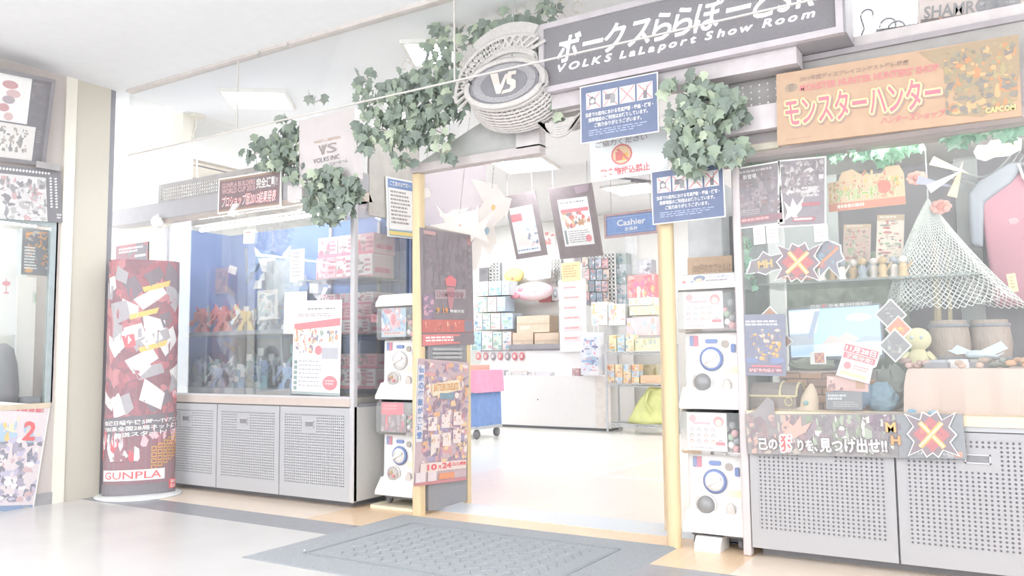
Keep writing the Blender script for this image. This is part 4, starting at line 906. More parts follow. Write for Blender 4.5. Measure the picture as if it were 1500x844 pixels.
# counter: low front bench and taller back shelf
t = thing('sales_counter', 'white stepped sales counter at the back of the shop', 'counter', (-6.4, 11.05, 0))
MB().box(-1.35, 1.2, 0, .4, .04, .8).obj('front_bench', SW, t); MB().box(-1.3, 1.15, .04, .38, 0, .04).obj('plinth', DARK, t); MB().box(-1.35, 1.2, .4, .85, 0, 1.19).obj('back_bench', SW, t)
MB().box(-1.35, .65, .385, .87, 1.19, 1.215).obj('counter_top', mat('counter_top_dark', (160, 158, 164), .4), t)
MB().box(.95, 1.2, -.01, 0, .04, .8).obj('end_panel', mat('end_panel', (246, 240, 236), .5), t)
MB().lathe([(.012, 0), (.012, .01)], 8, Matrix.Translation((-.03, 0, .44)) @ Matrix.Rotation(R(90), 4, 'X')).obj('lock', BLACK, t)
for i, c in enumerate(((236, 140, 146), (180, 120, 128), (150, 146, 152), (240, 150, 156), (160, 156, 162), (200, 110, 120), (206, 116, 124))):
    q = atY(701+10.6*i, 522, 11.43); o = thing('badge', ('red', 'dark red', 'grey', 'pale red', 'charcoal', 'deep red', 'crimson')[i]+' round badge in the row hung below the counter top', 'badge', (q.x, 11.43, q.z), 0, 'round badges below the counter top')
    Mx = Matrix.Diagonal((.75, 1, 1, 1)) @ Matrix.Rotation(R(90), 4, 'X')
    MB().lathe([(.065, 0), (.065, .01), (.05, .018)], 16, Mx).obj('disc', mat('badge_%d' % i, c, .4), o); MB().lathe([(.035, .018), (.033, .022)], 14, Mx).obj('face', mat('badge_face', (236, 216, 214), .4), o)
for i, (x0, y0, x1, y1, c, lb) in enumerate(((709, 541, 738, 549, (232, 230, 232), 'pale grey magazines'), (748, 537, 766, 543, (246, 200, 176), 'orange leaflet box'), (741, 544, 772, 550, (236, 234, 234), 'white catalogue stack'), (774, 543, 806, 549, (240, 238, 240), 'flat white packages'), (838, 538, 848, 549, (226, 190, 190), 'small red packet'))):
    block('flat_goods', lb+' lying on the front counter', 'goods', x0, y0, x1, y1, 11.1+.16*(i == 1), .14, c, speck([(206, 200, 204), (250, 248, 246), (226, 200, 196)], 8, i+1), 'flat goods on the counter', .8)
# things on the back bench and the wall behind
t = thing('cushion', 'long pink and white patterned cushion on the counter shelf', 'cushion', tuple(atY(781, 441, 11.88)))
ow = MB().ball((0, 0, .16), .16, 20, 10, (2.5, .7, 1)).obj('cover', mat('cushion_pink', (250, 238, 240), .9, noise=.02, scale=5, c2=(250, 214, 222)), t, True)
for i, (x, z, r_) in enumerate(((-.3, .1, .07), (-.18, .2, .05), (.1, .14, .03))): MB().ball((x, -.1+abs(x)*.03, z), r_, 10, 6, (1.3, .3, .8)).obj('patch', mat('cushion_red', (246, 180, 190), .9), t, True)
t = thing('yellow_plush', 'round yellow plush toy with red dot above the counter', 'plush toy', tuple(atY(753, 415, 11.95)))
MB().ball((0, 0, .13), .13, 18, 10, (1.5, .7, 1)).obj('body', mat('plush_yellow', (250, 240, 170), .9, noise=.03), t, True); MB().ball((.02, -.085, .08), .03, 10, 6, (1, .4, 1)).obj('spot', mat('plush_red', (244, 170, 150), .9), t, True)
rg = random.Random(77); pal = [(236, 244, 246), (206, 230, 240), (250, 250, 250), (226, 236, 226), (246, 232, 230), (214, 226, 236)]
zr = 1.216
for j, (y1, h_) in enumerate(((512, 26), (486, 23), (462, 21), (440, 20))):
    if j: zr += (atY(700, 0, 11.6).z-atY(700, (26, 23, 21)[j-1], 11.6).z)*1.06
    x = 691+2*j; k = 0
    while x < 742-2*j:
        w_ = rg.randint(11, 19); k += 1
        block('product_box', '%s product box, %s from left, %s row at the left counter end' % (('white', 'pale blue', 'bright white', 'pale green', 'blush')[(k+j) % 5], ('first', 'second', 'third', 'fourth', 'fifth')[k-1], ('bottom', 'second', 'third', 'top')[j]), 'box', x, y1-h_, x+w_-1, y1, 11.6, .3, pal[(k+j) % 6], speck([(170, 206, 226), (150, 180, 206), (250, 250, 250), (236, 206, 206), (196, 220, 206)], 12, k+7*j, .22), 'product boxes at the left end of the counter', zr); x += w_
card = (236, 218, 198)
for x0, y0, x1, y1, lb, Y in ((751, 488, 781, 512, 'square brown cardboard box left on the counter', 11.55), (783, 489, 819, 512, 'wide brown cardboard box right on the counter', 11.55), (757, 464, 805, 487, 'long flat cardboard box on top of the square one', 11.6)):
    def crt(s): s.rect(.0, .45, 1, .52, (226, 206, 184)).rect(.1, .6, .4, .8, (244, 234, 222))
    block('cardboard_box', lb, 'box', x0, y0, x1, y1, Y, .3, card, crt, 'cardboard boxes on the counter', 1.216 if y1 > 500 else 1.216+(atY(751, 488, 11.55).z-atY(751, 512, 11.55).z)+.003)
block('laptop_tray', 'flat dark tray along the edge of the counter top', 'tray', 745, 505, 822, 511, 11.42, .1, (150, 146, 150), z0=1.216)
block('red_box', 'small red box with white circle above the cardboard boxes', 'box', 789, 422, 807, 442, 12.08, .115, (226, 150, 156), lambda s: s.oval(.5, .5, .3, .3, (246, 220, 222)))
block('round_label_box', 'small white box with grey ring beside the red box', 'box', 808, 420, 819, 440, 12.08, .115, (246, 246, 248), lambda s: s.oval(.5, .5, .3, .3, (190, 206, 214)).oval(.5, .5, .18, .18, (246, 246, 248)))
s = panel('yellow_notice', 'yellow paper notice above the price list behind the counter', 'notice', *pY(11.415, (822, 386), (849, 383), (822, 413)), mat('yellow_paper', (252, 240, 190), .6)); s.rows(.1, .15, .9, .85, 5, (240, 190, 160), 3); s.done()
s = panel('price_list', 'long white paper list with red lines hanging at the counter', 'notice', *pY(11.42, (818, 411), (858, 408), (818, 516)), PAPER)
for i in range(6): s.rect(.15, .08+.14*i, .8, .16+.14*i, (252, 236, 236)).rows(.2, .1+.14*i, .75, .14+.14*i, 1, (240, 180, 180), i, .5)
s.frame(.02, .02, .98, .7, .006, (226, 226, 230)); s.done()
s = panel('form_sheet', 'white printed sheets pinned up right of the yellow plush toy', 'notice', *pY(11.9, (772, 386), (806, 383), (772, 410)), PAPER); s.rows(.06, .1, .94, .9, 7, (190, 206, 226), 4, .4); s.done()
# white wire grids with blister packs
def grid_panel(label, x0, y0, x1, y1, Y, nx, nz):
    a, b = atY(x0, y0, Y), atY(x1, y1, Y); t = thing('wire_grid', label, 'wire grid', ((a.x+b.x)/2, Y, b.z), 0, 'white wire grids behind the counter'); w_, h_ = b.x-a.x, a.z-b.z; m = MB()
    for i in range(nx+1): x = -w_/2+w_*i/nx; m.box(x-.012, x+.012, 0, .015, 0, h_)
    for j in range(nz+1): z = h_*j/nz; m.box(-w_/2, w_/2, .0, .014, z-.012, z+.012)
    m.obj('grid', WHITE, t); MB().box(-w_/2, w_/2, .1, .11, 0, h_).obj('dark_back', mat('grid_shadow', (206, 208, 212), .8), t); return t
grid_panel('narrow white wire grid left of the yellow plush toy', 716, 385, 731, 428, 12.09, 3, 9)
grid_panel('narrow white wire grid above the red box', 808, 380, 821, 418, 12.09, 3, 7)
grid_panel('wide white wire grid hung with blister packs', 852, 374, 902, 446, 11.9, 9, 13)
pal2 = [(206, 214, 222), (190, 206, 220), (236, 206, 206), (226, 230, 236), (176, 186, 196), (240, 226, 214)]
k = 0
for j in range(4):
    for i in range(4):
        x = 853+9.5*i+2*(j % 2); y = 378+17*j; k += 1
        block('blister_pack', 'small blister pack, %s from left, %s row of the wide wire grid' % (('first', 'second', 'third', 'fourth')[i], ('top', 'second', 'third', 'bottom')[j]), 'blister pack', x, y, x+8.5, y+15, 11.87, .02, pal2[(k*5+j) % 6], speck([(150, 170, 190), (250, 250, 250), (226, 170, 170), (170, 190, 206)], 8, k, .3), 'blister packs on the wire grid')
q0 = atY(903, 447, 11.95)
for j in range(5):
    block('boxed_kit', 'grey-green boxed kit, %s from the top right of the wire grid' % ('first', 'second', 'third', 'fourth', 'fifth')[j], 'box', 903, 372+15*j, 917, 386.6+15*j, 11.95, .2, ((206, 216, 214), (220, 226, 228), (190, 204, 206), (226, 224, 226), (200, 214, 220))[j], speck([(170, 190, 190), (240, 240, 240), (150, 170, 180)], 8, j+40, .3), 'kits stacked by the wire grid', q0.z+(4-j)*.162)
q0 = atY(903, 447, 11.95)
o = MB().box(-.07, .09, 0, .2, 0, q0.z-.006).obj('goods_pedestal', SW, None, loc=(atY(910, 447, 11.95).x, 11.95, 0)); tag(o, 'narrow white pedestal under the grey-green boxed kits', 'pedestal')
block('back_door', 'plain white narrow door panel behind the cashier sign', 'door', 916, 345, 934, 402, 12.17, .03, (254, 254, 254))
block('grey_figure_box', 'grey boxed figure below the cashier sign', 'box', 934, 381, 954, 403, 11.3, .2, (206, 206, 210), speck([(170, 172, 178), (230, 230, 232), (150, 152, 158)], 10, 51, .3))
block('red_display_box', 'large pink-red patterned box on the right of the shop', 'box', 919, 404, 960, 436, 11.2, .3, (246, 176, 176), speck([(250, 214, 206), (240, 150, 156), (252, 236, 226), (230, 160, 190), (250, 220, 170)], 40, 52, .16))
for x0, y0, x1, y1, c, lb in ((921, 437, 959, 447, (250, 244, 244), 'white price strip below the pink-red box'), (922, 448, 960, 461, (246, 240, 216), 'cream strip of packets below the price strip'), (866, 443, 890, 476, (252, 250, 246), 'white square box beside the price list'), (891, 446, 916, 476, (248, 252, 252), 'bright white box left of the cream strip'), (918, 466, 962, 491, (250, 232, 234), 'pale pink boxes stacked above the wire rack')):
    block('shop_goods', lb, 'goods', x0, y0, x1, y1, 11.15, .25, c, speck([(250, 220, 216), (226, 236, 240), (252, 250, 248), (240, 230, 190)], 12, x0, .2), 'pale goods right of the counter')
t = thing('patterned_bag', 'white bag with blue and pink pattern at the counter end', 'bag', tuple(atY(868, 549, 11.02)))
bb = MB(); bb.rbox(-.17, .17, -.08, .1, 0, .62, .05); bg = bb.obj('bag_body', mat('bag_white', (250, 248, 250), .8, noise=.02, scale=8, c2=(232, 236, 244)), t); smooth_angle(bg)
s = Sheet(bg, .3, .56, 0); s._p = lambda u, v, dy: (.3*(u-.5), -.083+dy, .03+.56*(1-v)); s.busy(.05, .05, .95, .95, [(190, 214, 238), (246, 206, 218), (150, 160, 196), (250, 246, 250), (206, 224, 240)], 44, 33, .14); s.done('printed_pattern')
for a in (-.1, .1): MB().tube([(a-.04, -.06, .61), (a-.03, -.06, .72), (a+.03, -.06, .72), (a+.04, -.06, .61)], .008, 5).obj('handle', SW, t)
# wire rack
t = thing('wire_rack', 'chrome wire shelving rack right of the counter', 'rack', (-4.66, 10.75, 0)); CH = mat('chrome_wire', (214, 216, 220), .3, spec=.6)
for x in (-.46, .46):
    for y in (0, .4): MB().tube([(x, y, 0), (x, y, 1.25)], .014, 6).obj('upright', CH, t)
for z in (.14, .7, 1.15):
    m = MB()
    for yy in (0, .4): m.tube([(-.46, yy, z), (.46, yy, z)], .007, 5); m.tube([(-.46, yy, z-.035), (.46, yy, z-.035)], .006, 5); m.tube([(-.46+.92*i/22, yy, z-.035*(i % 2)) for i in range(23)], .004, 4)
    for i in range(24): x = -.46+.92*i/23; m.tube([(x, 0, z), (x, .4, z)], .004, 4)
    m.obj('wire_shelf', CH, t)
for j in range(3):
    for i in range(4):
        x = 889+12*i; block('packet', 'small packet, %s from left, %s layer on the middle rack shelf' % (('first', 'second', 'third', 'fourth')[i], ('bottom', 'middle', 'top')[j]), 'packet', x, 550-10*j, x+11, 559-10*j, 10.8, .15, ((250, 238, 206), (226, 236, 244), (250, 226, 190))[(i+j) % 3], speck([(246, 206, 150), (190, 216, 236), (250, 246, 240), (240, 180, 160)], 10, i+9*j, .25), 'packets on the middle rack shelf', .708+.088*j)
for i in range(3): block('packet', 'pale yellow tall packet, %s from the left on the top rack shelf' % ('first', 'second', 'third')[i], 'packet', 892+12*i, 487, 903+12*i, 511, 10.85, .2, ((250, 244, 214), (226, 240, 246), (252, 246, 226))[i], speck([(250, 220, 160), (196, 222, 240), (252, 250, 246)], 14, i+60, .22), 'packets on the top rack shelf', 1.158)
block('goods_tray', 'orange-brown flat tray on the middle rack shelf', 'tray', 938, 548, 967, 560, 10.8, .3, (248, 222, 192), z0=.708)
block('olive_box', 'olive box with red marks on the middle rack shelf', 'box', 939, 520, 962, 547, 11.0, .12, (226, 222, 196), speck([(206, 200, 166), (240, 200, 180), (240, 236, 214)], 12, 70, .25), z0=.708)
block('lemon_box', 'pale lemon box on the top rack shelf', 'box', 930, 493, 962, 511, 10.9, .25, (250, 248, 224), speck([(240, 236, 200), (252, 250, 240), (226, 236, 226)], 10, 71, .25), z0=1.158)
t = thing('green_bag', 'soft lime green bag slumped on the lower rack shelf', 'bag', (-4.55, 10.93, .15))
mb = MB(); n = 20; K = 10; vs = []; fs = []
for j in range(K+1):
    b_ = j/K
    for i in range(n):
        a = 2*math.pi*i/n; r_ = (1-.75*b_**1.6)*(1+.1*math.sin(3*a+2*b_)+.06*math.sin(7*a+5*b_)); vs.append((.34*r_*math.cos(a)+.1*b_, .17*r_*math.sin(a), .5*b_*(1+.08*math.sin(2*a))))
for j in range(K):
    for i in range(n): fs.append((j*n+i, j*n+(i+1) % n, (j+1)*n+(i+1) % n, (j+1)*n+i))
fs += [tuple(range(n-1, -1, -1)), tuple(range(K*n, (K+1)*n))]
mb.add(vs, fs).obj('bag_body', mat('lime_fabric', (236, 238, 176), .8, noise=.08, scale=6), t, True)
MB().tube([(.04, -.1, .47), (.0, -.16, .3), (.1, -.19, .16)], .02, 6).obj('fold', MATS['lime_fabric'], t, True)
# cart with pink and blue cloths
t = thing('goods_cart', 'wheeled cart under pink and blue cloths inside the entrance', 'cart', (-6.62, 9.2, 0))
MB().box(-.4, .34, 0, .6, .13, .17).obj('cart_base', CH, t)
def cloth(nm, M, x0, x1, y0, y1, z0, z1, k):
    vs = []; pts = []
    for (a, b), (c, d) in zip(((x0, y0), (x1, y0), (x1, y1), (x0, y1)), ((x1, y0), (x1, y1), (x0, y1), (x0, y0))):
        for i in range(10): f = i/10; pts.append((a+(c-a)*f, b+(d-b)*f))
    n = len(pts); cx, cy = (x0+x1)/2, (y0+y1)/2
    for z, fl_ in ((z1, 0), (z1-.03, .3), ((z0+z1)/2, .7), (z0, 1)):
        for i, (x, y) in enumerate(pts):
            e = 1+fl_*(.03+k*math.sin(i*1.9)); vs.append((cx+(x-cx)*e, cy+(y-cy)*e, z))
    fs = [tuple(range(n-1, -1, -1))]+[(j*n+(i+1) % n, j*n+i, (j+1)*n+i, (j+1)*n+(i+1) % n) for j in range(3) for i in range(n)]
    return MB().add(vs, fs).obj(nm, M, t)
cloth('blue_cloth', mat('cloth_blue', (136, 168, 220), .85, noise=.04), -.38, .32, 0, .58, .17, .72, .02)
cloth('pink_cloth', mat('cloth_pink', (250, 190, 216), .85, noise=.03), -.4, .35, -.02, .6, .62, .92, .03)
MB().box(-.3, .2, .1, .5, .92, .99).obj('goods_tray', mat('tray_orange', (246, 210, 190), .6), t)
for x in (-.34, .28):
    for y in (.05, .54): MB().lathe([(.06, -.02), (.065, 0), (.06, .02)], 12, Matrix.Translation((x, y, .065)) @ Matrix.Rotation(R(90), 4, 'Y')).obj('caster', BLACK, t, True)
# hanging framed posters
def hung(label, Y, tl, tr, bl, art):
    s = panel('hanging_poster', label, 'poster', *tiltY(Y, tl, tr, bl), mat('frame_board', (116, 104, 106), .4, noise=.06, scale=10), .02, group='dark frames hanging inside the shop'); s.frame(0, 0, 1, 1, .035, (136, 124, 126)); art(s)
    M_ = s.o.matrix_world.inverted()
    for u in (-.4, .4):
        top = s.o.matrix_world @ Vector((s.w*u, .01, s.h/2)); MB().tube([(s.w*u, .01, s.h/2), M_ @ Vector((top.x, top.y, CZ))], .004, 4).obj('hanging_wire', GREYD, s.o)
    s.done()
def art_a(s):
    s.rect(.17, .17, .86, .83, WHT).rows(.22, .21, .8, .25, 1, GRY, 3).rect(.2, .31, .84, .36, (244, 170, 176)).busy(.2, .36, .84, .58, [(246, 210, 190), (226, 190, 160), (176, 166, 166), (240, 150, 150), (250, 230, 200)], 34, 5, .18)
    s.rows(.3, .62, .8, .8, 6, GRY, 7, .4).rect(.21, .6, .26, .8, (176, 184, 186)).oval(.75, .74, .07, .05, (244, 180, 186)).poly([(.6, .02), (.95, .0), (.9, .1), (.62, .12)], (196, 176, 186))
def art_b(s):
    s.rect(.1, .2, .84, .92, (248, 250, 252)).rect(.1, .3, .45, .42, (240, 150, 156)).rect(.15, .44, .55, .8, (252, 236, 232)).busy(.5, .42, .84, .84, [(206, 216, 236), (170, 176, 190), (236, 236, 240), (250, 226, 226)], 22, 6, .2); s.rows(.12, .86, .82, .9, 1, (150, 166, 196), 3)
hung('dark framed poster with white sheet hanging in the middle of the shop', 8.9, (803, 277), (866, 268), (820, 380), art_a)
hung('dark framed poster partly hidden by the cream cutout inside the entrance', 8.9, (738, 288), (783, 279), (752, 381), art_b)
s = panel('cashier_sign', 'blue hanging Cashier sign with brown frame inside the shop', 'sign', *pY(9.6, (888, 318), (960, 309), (889, 346)), mat('cashier_blue', (132, 160, 208), .4), .02, border=(.03, .01, mat('cashier_frame', (206, 180, 180), .5)))
s.rect(0, .08, 1, .12, (190, 206, 232)).rect(0, .88, 1, .92, (190, 206, 232)).text('Cashier', .22, .24, .8, .56, WHT, bold=.02).text('お会計', .38, .64, .64, .84, WHT, bold=.02)
M_ = s.o.matrix_world.inverted()
for u in (-.4, .4):
    p_ = s.o.matrix_world @ Vector((s.w*u, .01, s.h/2)); MB().tube([(s.w*u, .01, s.h/2), M_ @ Vector((p_.x, p_.y, CZ))], .004, 4).obj('hanging_wire', GREYD, s.o)
s.done()
t = thing('ceiling_rail_lamp', 'dark slim rail on the ceiling above the cashier sign', 'rail', tuple(atZ(935, 265, CZ-.02)), R(60)); MB().box(-.5, .5, -.02, .02, 0, .02).obj('rail', DARK, t); MB().box(-.1, .1, -.03, .03, -.02, 0).obj('clip', DARK, t)
# tall white gondola and shelves further left, seen past the gate
block('black_bag', 'black bag hanging on the wall left of the narrow wire grid', 'bag', 702, 393, 715, 420, 12.05, .12, (140, 136, 140), lambda s: s.rect(.2, .1, .8, .3, (120, 116, 120)))
block('wall_shelf', 'white wall cabinet with clock-like disc above the counter', 'cabinet', 840, 372, 852, 384, 11.9, .05, (220, 210, 210), lambda s: s.oval(.5, .5, .4, .4, (190, 186, 190)))
block('pinned_card', 'small white card with red print between the hanging frames', 'card', 797, 340, 814, 362, 12.185, .012, (252, 248, 246), speck([(244, 190, 186), (250, 236, 232)], 10, 90, .25))
# film and cream cutouts hanging above the gate
s = panel('lilac_film', 'translucent lilac film hanging above the folded gate', 'film', *pY(5.6, (609, 252), (712, 240), (610, 362)), mat_glass('lilac_film', (.97, .88, .92), .3, .2, .2), .003); M_ = s.o.matrix_world.inverted(); p_ = s.o.matrix_world @ Vector((0, 0, s.h/2)); MB().tube([(0, 0, s.h/2), M_ @ Vector((p_.x, p_.y, CZ))], .003, 4).obj('hanging_wire', GREYD, s.o); s.done()
Mc = mat('cutout_cream', (250, 244, 240), .8, noise=.02)
def cut(label, Y, pts, chain):
    xs_ = [p[0] for p in pts]; ys = [p[1] for p in pts]; x0, x1, y0, y1 = min(xs_), max(xs_), min(ys), max(ys)
    s = panel('paper_cutout', label, 'decoration', *pY(Y, (x0, y0), (x1, y0), (x0, y1)), Mc, .006, group='cream paper cutouts above the gate', outline=[((x-x0)/(x1-x0), (y-y0)/(y1-y0)) for x, y in pts])
    a = atY(*chain[0], Y)-s.o.location; b = atY(*chain[1], Y); b.z = CZ; b -= s.o.location; m = MB()
    m.tube([a, b], .002, 4)
    for i in range(26): m.ball(a+(b-a)*i/25, .005, 5, 4)
    c_ = m.obj('bead_chain', mat('bead_grey', (200, 190, 186), .5), s.o); c_['kind'] = 'stuff'
    return s
s = cut('spiky cream paper cutout hanging above the gate', 5.25, [(638, 299), (656, 318), (664, 308), (690, 304), (678, 312), (694, 318), (702, 300), (704, 326), (722, 312), (712, 336), (720, 352), (700, 346), (690, 360), (680, 342), (652, 336), (633, 330), (655, 326)], ((672, 312), (676, 240))); s.oval(.5, .5, .02, .02, (244, 190, 170)); s.done()
s = cut('long drooping cream paper cutout beside the hanging frame', 5.5, [(690, 262), (728, 270), (742, 288), (752, 290), (748, 312), (730, 330), (736, 352), (728, 372), (716, 360), (712, 392), (700, 400), (698, 370), (706, 340), (700, 318), (712, 296)], ((715, 275), (712, 240))); s.oval(.6, .3, .05, .03, (250, 226, 170)).oval(.5, .55, .06, .04, (206, 226, 236)); s.done()
s = cut('small white paper cutout at the top of the gate', 5.3, [(614, 262), (622, 274), (630, 276), (634, 288), (622, 291), (612, 288)], ((620, 272), (622, 240))); s.done()
# ================================================================ inside the left case
def figure_proto():
    """small articulated toy: a trunk, a head, two arms, two legs, a back pack"""
    parts = {}
    parts['torso'] = MB().prism([(-.024, .085), (.024, .085), (.046, .15), (-.046, .15)], -.026, .022).box(-.022, .022, -.018, .018, .07, .085).box(-.014, .014, -.036, -.026, .11, .14)
    parts['head'] = MB().rbox(-.018, .018, -.02, .018, .152, .19, .007).box(-.01, .01, -.024, -.018, .164, .172)
    parts['arm'] = MB().box(-.078, -.046, -.02, .02, .125, .16).prism([(-.066, .13), (-.05, .13), (-.08, .085), (-.098, .09)], -.014, .012).prism([(-.1, .095), (-.08, .085), (-.09, .05), (-.11, .055)], -.04, -.004)
    parts['arm2'] = MB().box(.046, .078, -.02, .02, .125, .16).prism([(.05, .13), (.066, .13), (.1, .1), (.084, .088)], -.014, .012).prism([(.084, .09), (.1, .1), (.12, .14), (.104, .145)], -.03, .0)
    parts['leg'] = MB().prism([(-.032, .075), (-.004, .08), (-.022, .035), (-.05, .035)], -.014, .016).prism([(-.066, 0), (-.022, 0), (-.02, .04), (-.052, .04)], -.034, .018)
    parts['leg2'] = MB().prism([(.004, .08), (.032, .075), (.05, .035), (.022, .035)], -.016, .014).prism([(.022, 0), (.066, 0), (.052, .04), (.02, .04)], -.04, .012)
    parts['back_pack'] = MB().box(-.03, .03, .02, .045, .1, .155).prism([(-.03, .14), (-.1, .215), (-.09, .15), (-.03, .105)], .026, .036).prism([(.03, .14), (.1, .215), (.09, .15), (.03, .105)], .026, .036)
    parts['weapon'] = MB().tube([(-.1, -.03, .03), (-.1, -.05, .2)], .006, 5)
    return parts
FIGP = figure_proto()
FC = dict(red=(236, 150, 150), white=(246, 246, 248), blue=(150, 180, 220), grey=(176, 182, 194), crimson=(206, 120, 130), teal=(160, 206, 214), yellow=(246, 226, 170), navy=(130, 144, 180))
FM = {k: mat('toy_'+k, v, .4, noise=.05) for k, v in FC.items()}
FMESH = {}
def toy(label, a, b, loc, rz, sc_, wing=True):
    t = thing('toy_figure', label, 'toy figure', loc, rz, 'toy figures in the left display case'); t.scale = (sc_,)*3
    for k, mb in FIGP.items():
        if k == 'back_pack' and not wing: continue
        c = a if k in ('torso', 'leg', 'leg2', 'back_pack') else b
        if k == 'weapon': c = 'grey'
        if (k, c) not in FMESH: FMESH[(k, c)] = mb.mesh(k, FM[c])
        o = bpy.data.objects.new(k.rstrip('2'), FMESH[(k, c)]); COL.objects.link(o); o.parent = t
    return t
rg = random.Random(5); ORD = ('first', 'second', 'third', 'fourth', 'fifth', 'sixth', 'seventh', 'eighth', 'ninth', 'tenth', 'eleventh', 'twelfth')
up = [('crimson', 'red'), ('red', 'white'), ('red', 'crimson'), ('white', 'red'), ('yellow', 'white'), ('white', 'grey'), ('grey', 'white'), ('white', 'blue'), ('red', 'yellow')]
for r_, (Y, z) in enumerate(((4.83, 1.345), (5.05, 1.345))):
    for i, (a, b) in enumerate(up if r_ == 0 else up[2:]+up[:2]):
        toy('%s and %s toy figure, %s from left, %s row on the upper shelf' % (a, b, ORD[i], ('front', 'back')[r_]), a, b, (-6.28+.143*i+.03*r_, Y+.1*(i % 2), z), rg.uniform(-.7, .7), rg.uniform(.95, 1.2), i % 2 == 0)
lo = [('grey', 'navy'), ('white', 'teal'), ('navy', 'grey'), ('teal', 'white'), ('blue', 'white'), ('white', 'blue'), ('teal', 'blue'), ('grey', 'white'), ('blue', 'navy')]
for r_, (Y, z) in enumerate(((4.79, .86), (5.01, .86))):
    for i, (a, b) in enumerate(lo if r_ == 0 else lo[3:]+lo[:3]):
        toy('%s and %s toy figure, %s from left, %s row on the lower plinth' % (a, b, ORD[i], ('front', 'back')[r_]), a, b, (-6.28+.143*i+.03*r_, Y+.1*(i % 2), z), rg.uniform(-.7, .7), rg.uniform(1.0, 1.3), i % 2 == 1)
# larger toys
for lb, a, b, p_, s_ in (('tall grey and white winged toy figure at the centre back of the lower plinth', 'grey', 'white', (-5.92, 5.2, .86), 1.8), ('large crimson and teal winged toy figure at the right of the lower plinth', 'crimson', 'teal', (-5.3, 5.2, .86), 2.3),
                         ('large white toy figure hanging high in the left display case', 'white', 'blue', (-5.68, 5.05, 1.72), 1.8), ('large white and blue toy figure standing at the centre of the upper shelf', 'blue', 'white', (-5.45, 5.2, 1.345), 2.6)):
    t = toy(lb, a, b, p_, .3, s_)
    if p_[2] > 1.6: MB().tube([(0, .03, .14), (0, .03, (2.24-p_[2])/s_)], .002, 4).obj('thread', GREYD, t)
# clear acrylic stand and picture cards in the case
o = MB().box(-5.6, -5.2, 4.95, 4.955, 1.345, 1.95).obj('acrylic_sheet', mat_glass('pale_acrylic', (.9, .96, 1), .25, .6)); tag(o, 'clear acrylic sheet standing on the upper shelf', 'acrylic sheet')
s = panel('standing_card', 'pale framed card standing on the upper shelf', 'card', *pY(4.8, (378, 428), (405, 425), (372, 468)), PAPER, .004, border=(.01, .003, WHITE)); s.busy(.08, .08, .92, .92, [(214, 226, 232), (190, 206, 216), (236, 230, 226)], 18, 91, .25); s.done()
s = panel('tilted_card', 'greyish tilted card behind the red toys on the upper shelf', 'card', atY(306, 394, 5.15), atY(334, 392, 5.15), atY(300, 432, 5.15), mat('card_grey', (196, 186, 206), .6)); s.busy(.05, .05, .95, .95, [(206, 180, 196), (170, 170, 196), (226, 200, 206)], 16, 92, .3); s.done()
s = panel('dropped_tag', 'small white tag tilted above the red toys', 'tag', atY(336, 388, 5.1), atY(347, 392, 5.1), atY(331, 398, 5.1), PAPER); s.done()
s = panel('glass_tag', 'small white card with red line at the top of the left case glass', 'card', *pY(4.597, (357, 337), (373, 336), (358, 357)), PAPER, .003); s.rows(.2, .15, .8, .3, 1, (240, 150, 150), 2); s.done()
s = panel('list_sheet', 'narrow white list hanging inside the left display case', 'notice', atY(425, 366, 4.85), atY(446, 364, 4.85), atY(419, 414, 4.85), PAPER, .002); s.rows(.15, .1, .8, .9, 7, (206, 206, 214), 4, .4); s.done()
s = panel('blank_sheet', 'blank white sheet taped askew on the left case glass', 'paper', atY(417, 428, 4.598), atY(450, 427, 4.598), atY(401, 489, 4.598), PAPER, .002); s.rows(.3, .06, .9, .1, 1, (236, 236, 238), 4); s.done()
s = panel('event_flyer', 'white flyer with red band and round red seal on the left case glass', 'poster', *pY(4.592, (431, 441), (501, 439), (433, 577)), PAPER, .003)
s.rows(.3, .08, .9, .12, 1, GRY, 3, .5).rows(.1, .14, .9, .18, 2, (206, 190, 196), 5, .5).poly([(.02, .25), (.98, .19), (.98, .27), (.02, .32)], (246, 170, 176)); s.busy(.02, .3, .5, .56, [(246, 200, 170), (240, 160, 140), (250, 226, 206), (190, 176, 186)], 70, 93, .11); s.rect(.5, .3, .96, .48, WHT).busy(.5, .32, .94, .46, [(196, 206, 196), (226, 206, 170), (170, 176, 196), (240, 190, 170)], 18, 94, .22).rect(.62, .5, .95, .62, (214, 214, 220)).oval(.55, .53, .07, .05, (244, 170, 176))
for i in range(6): s.rect(.04, .64+.055*i, .11, .68+.055*i, (170, 190, 186))
s.rows(.14, .64, .66, .94, 7, (214, 212, 218), 6, .35); s.oval(.8, .87, .15, .075, (246, 170, 176), 18).rows(.7, .84, .9, .9, 2, (252, 226, 226), 4, .5); s.rect(0, .97, 1, 1, (196, 206, 206)); s.done()
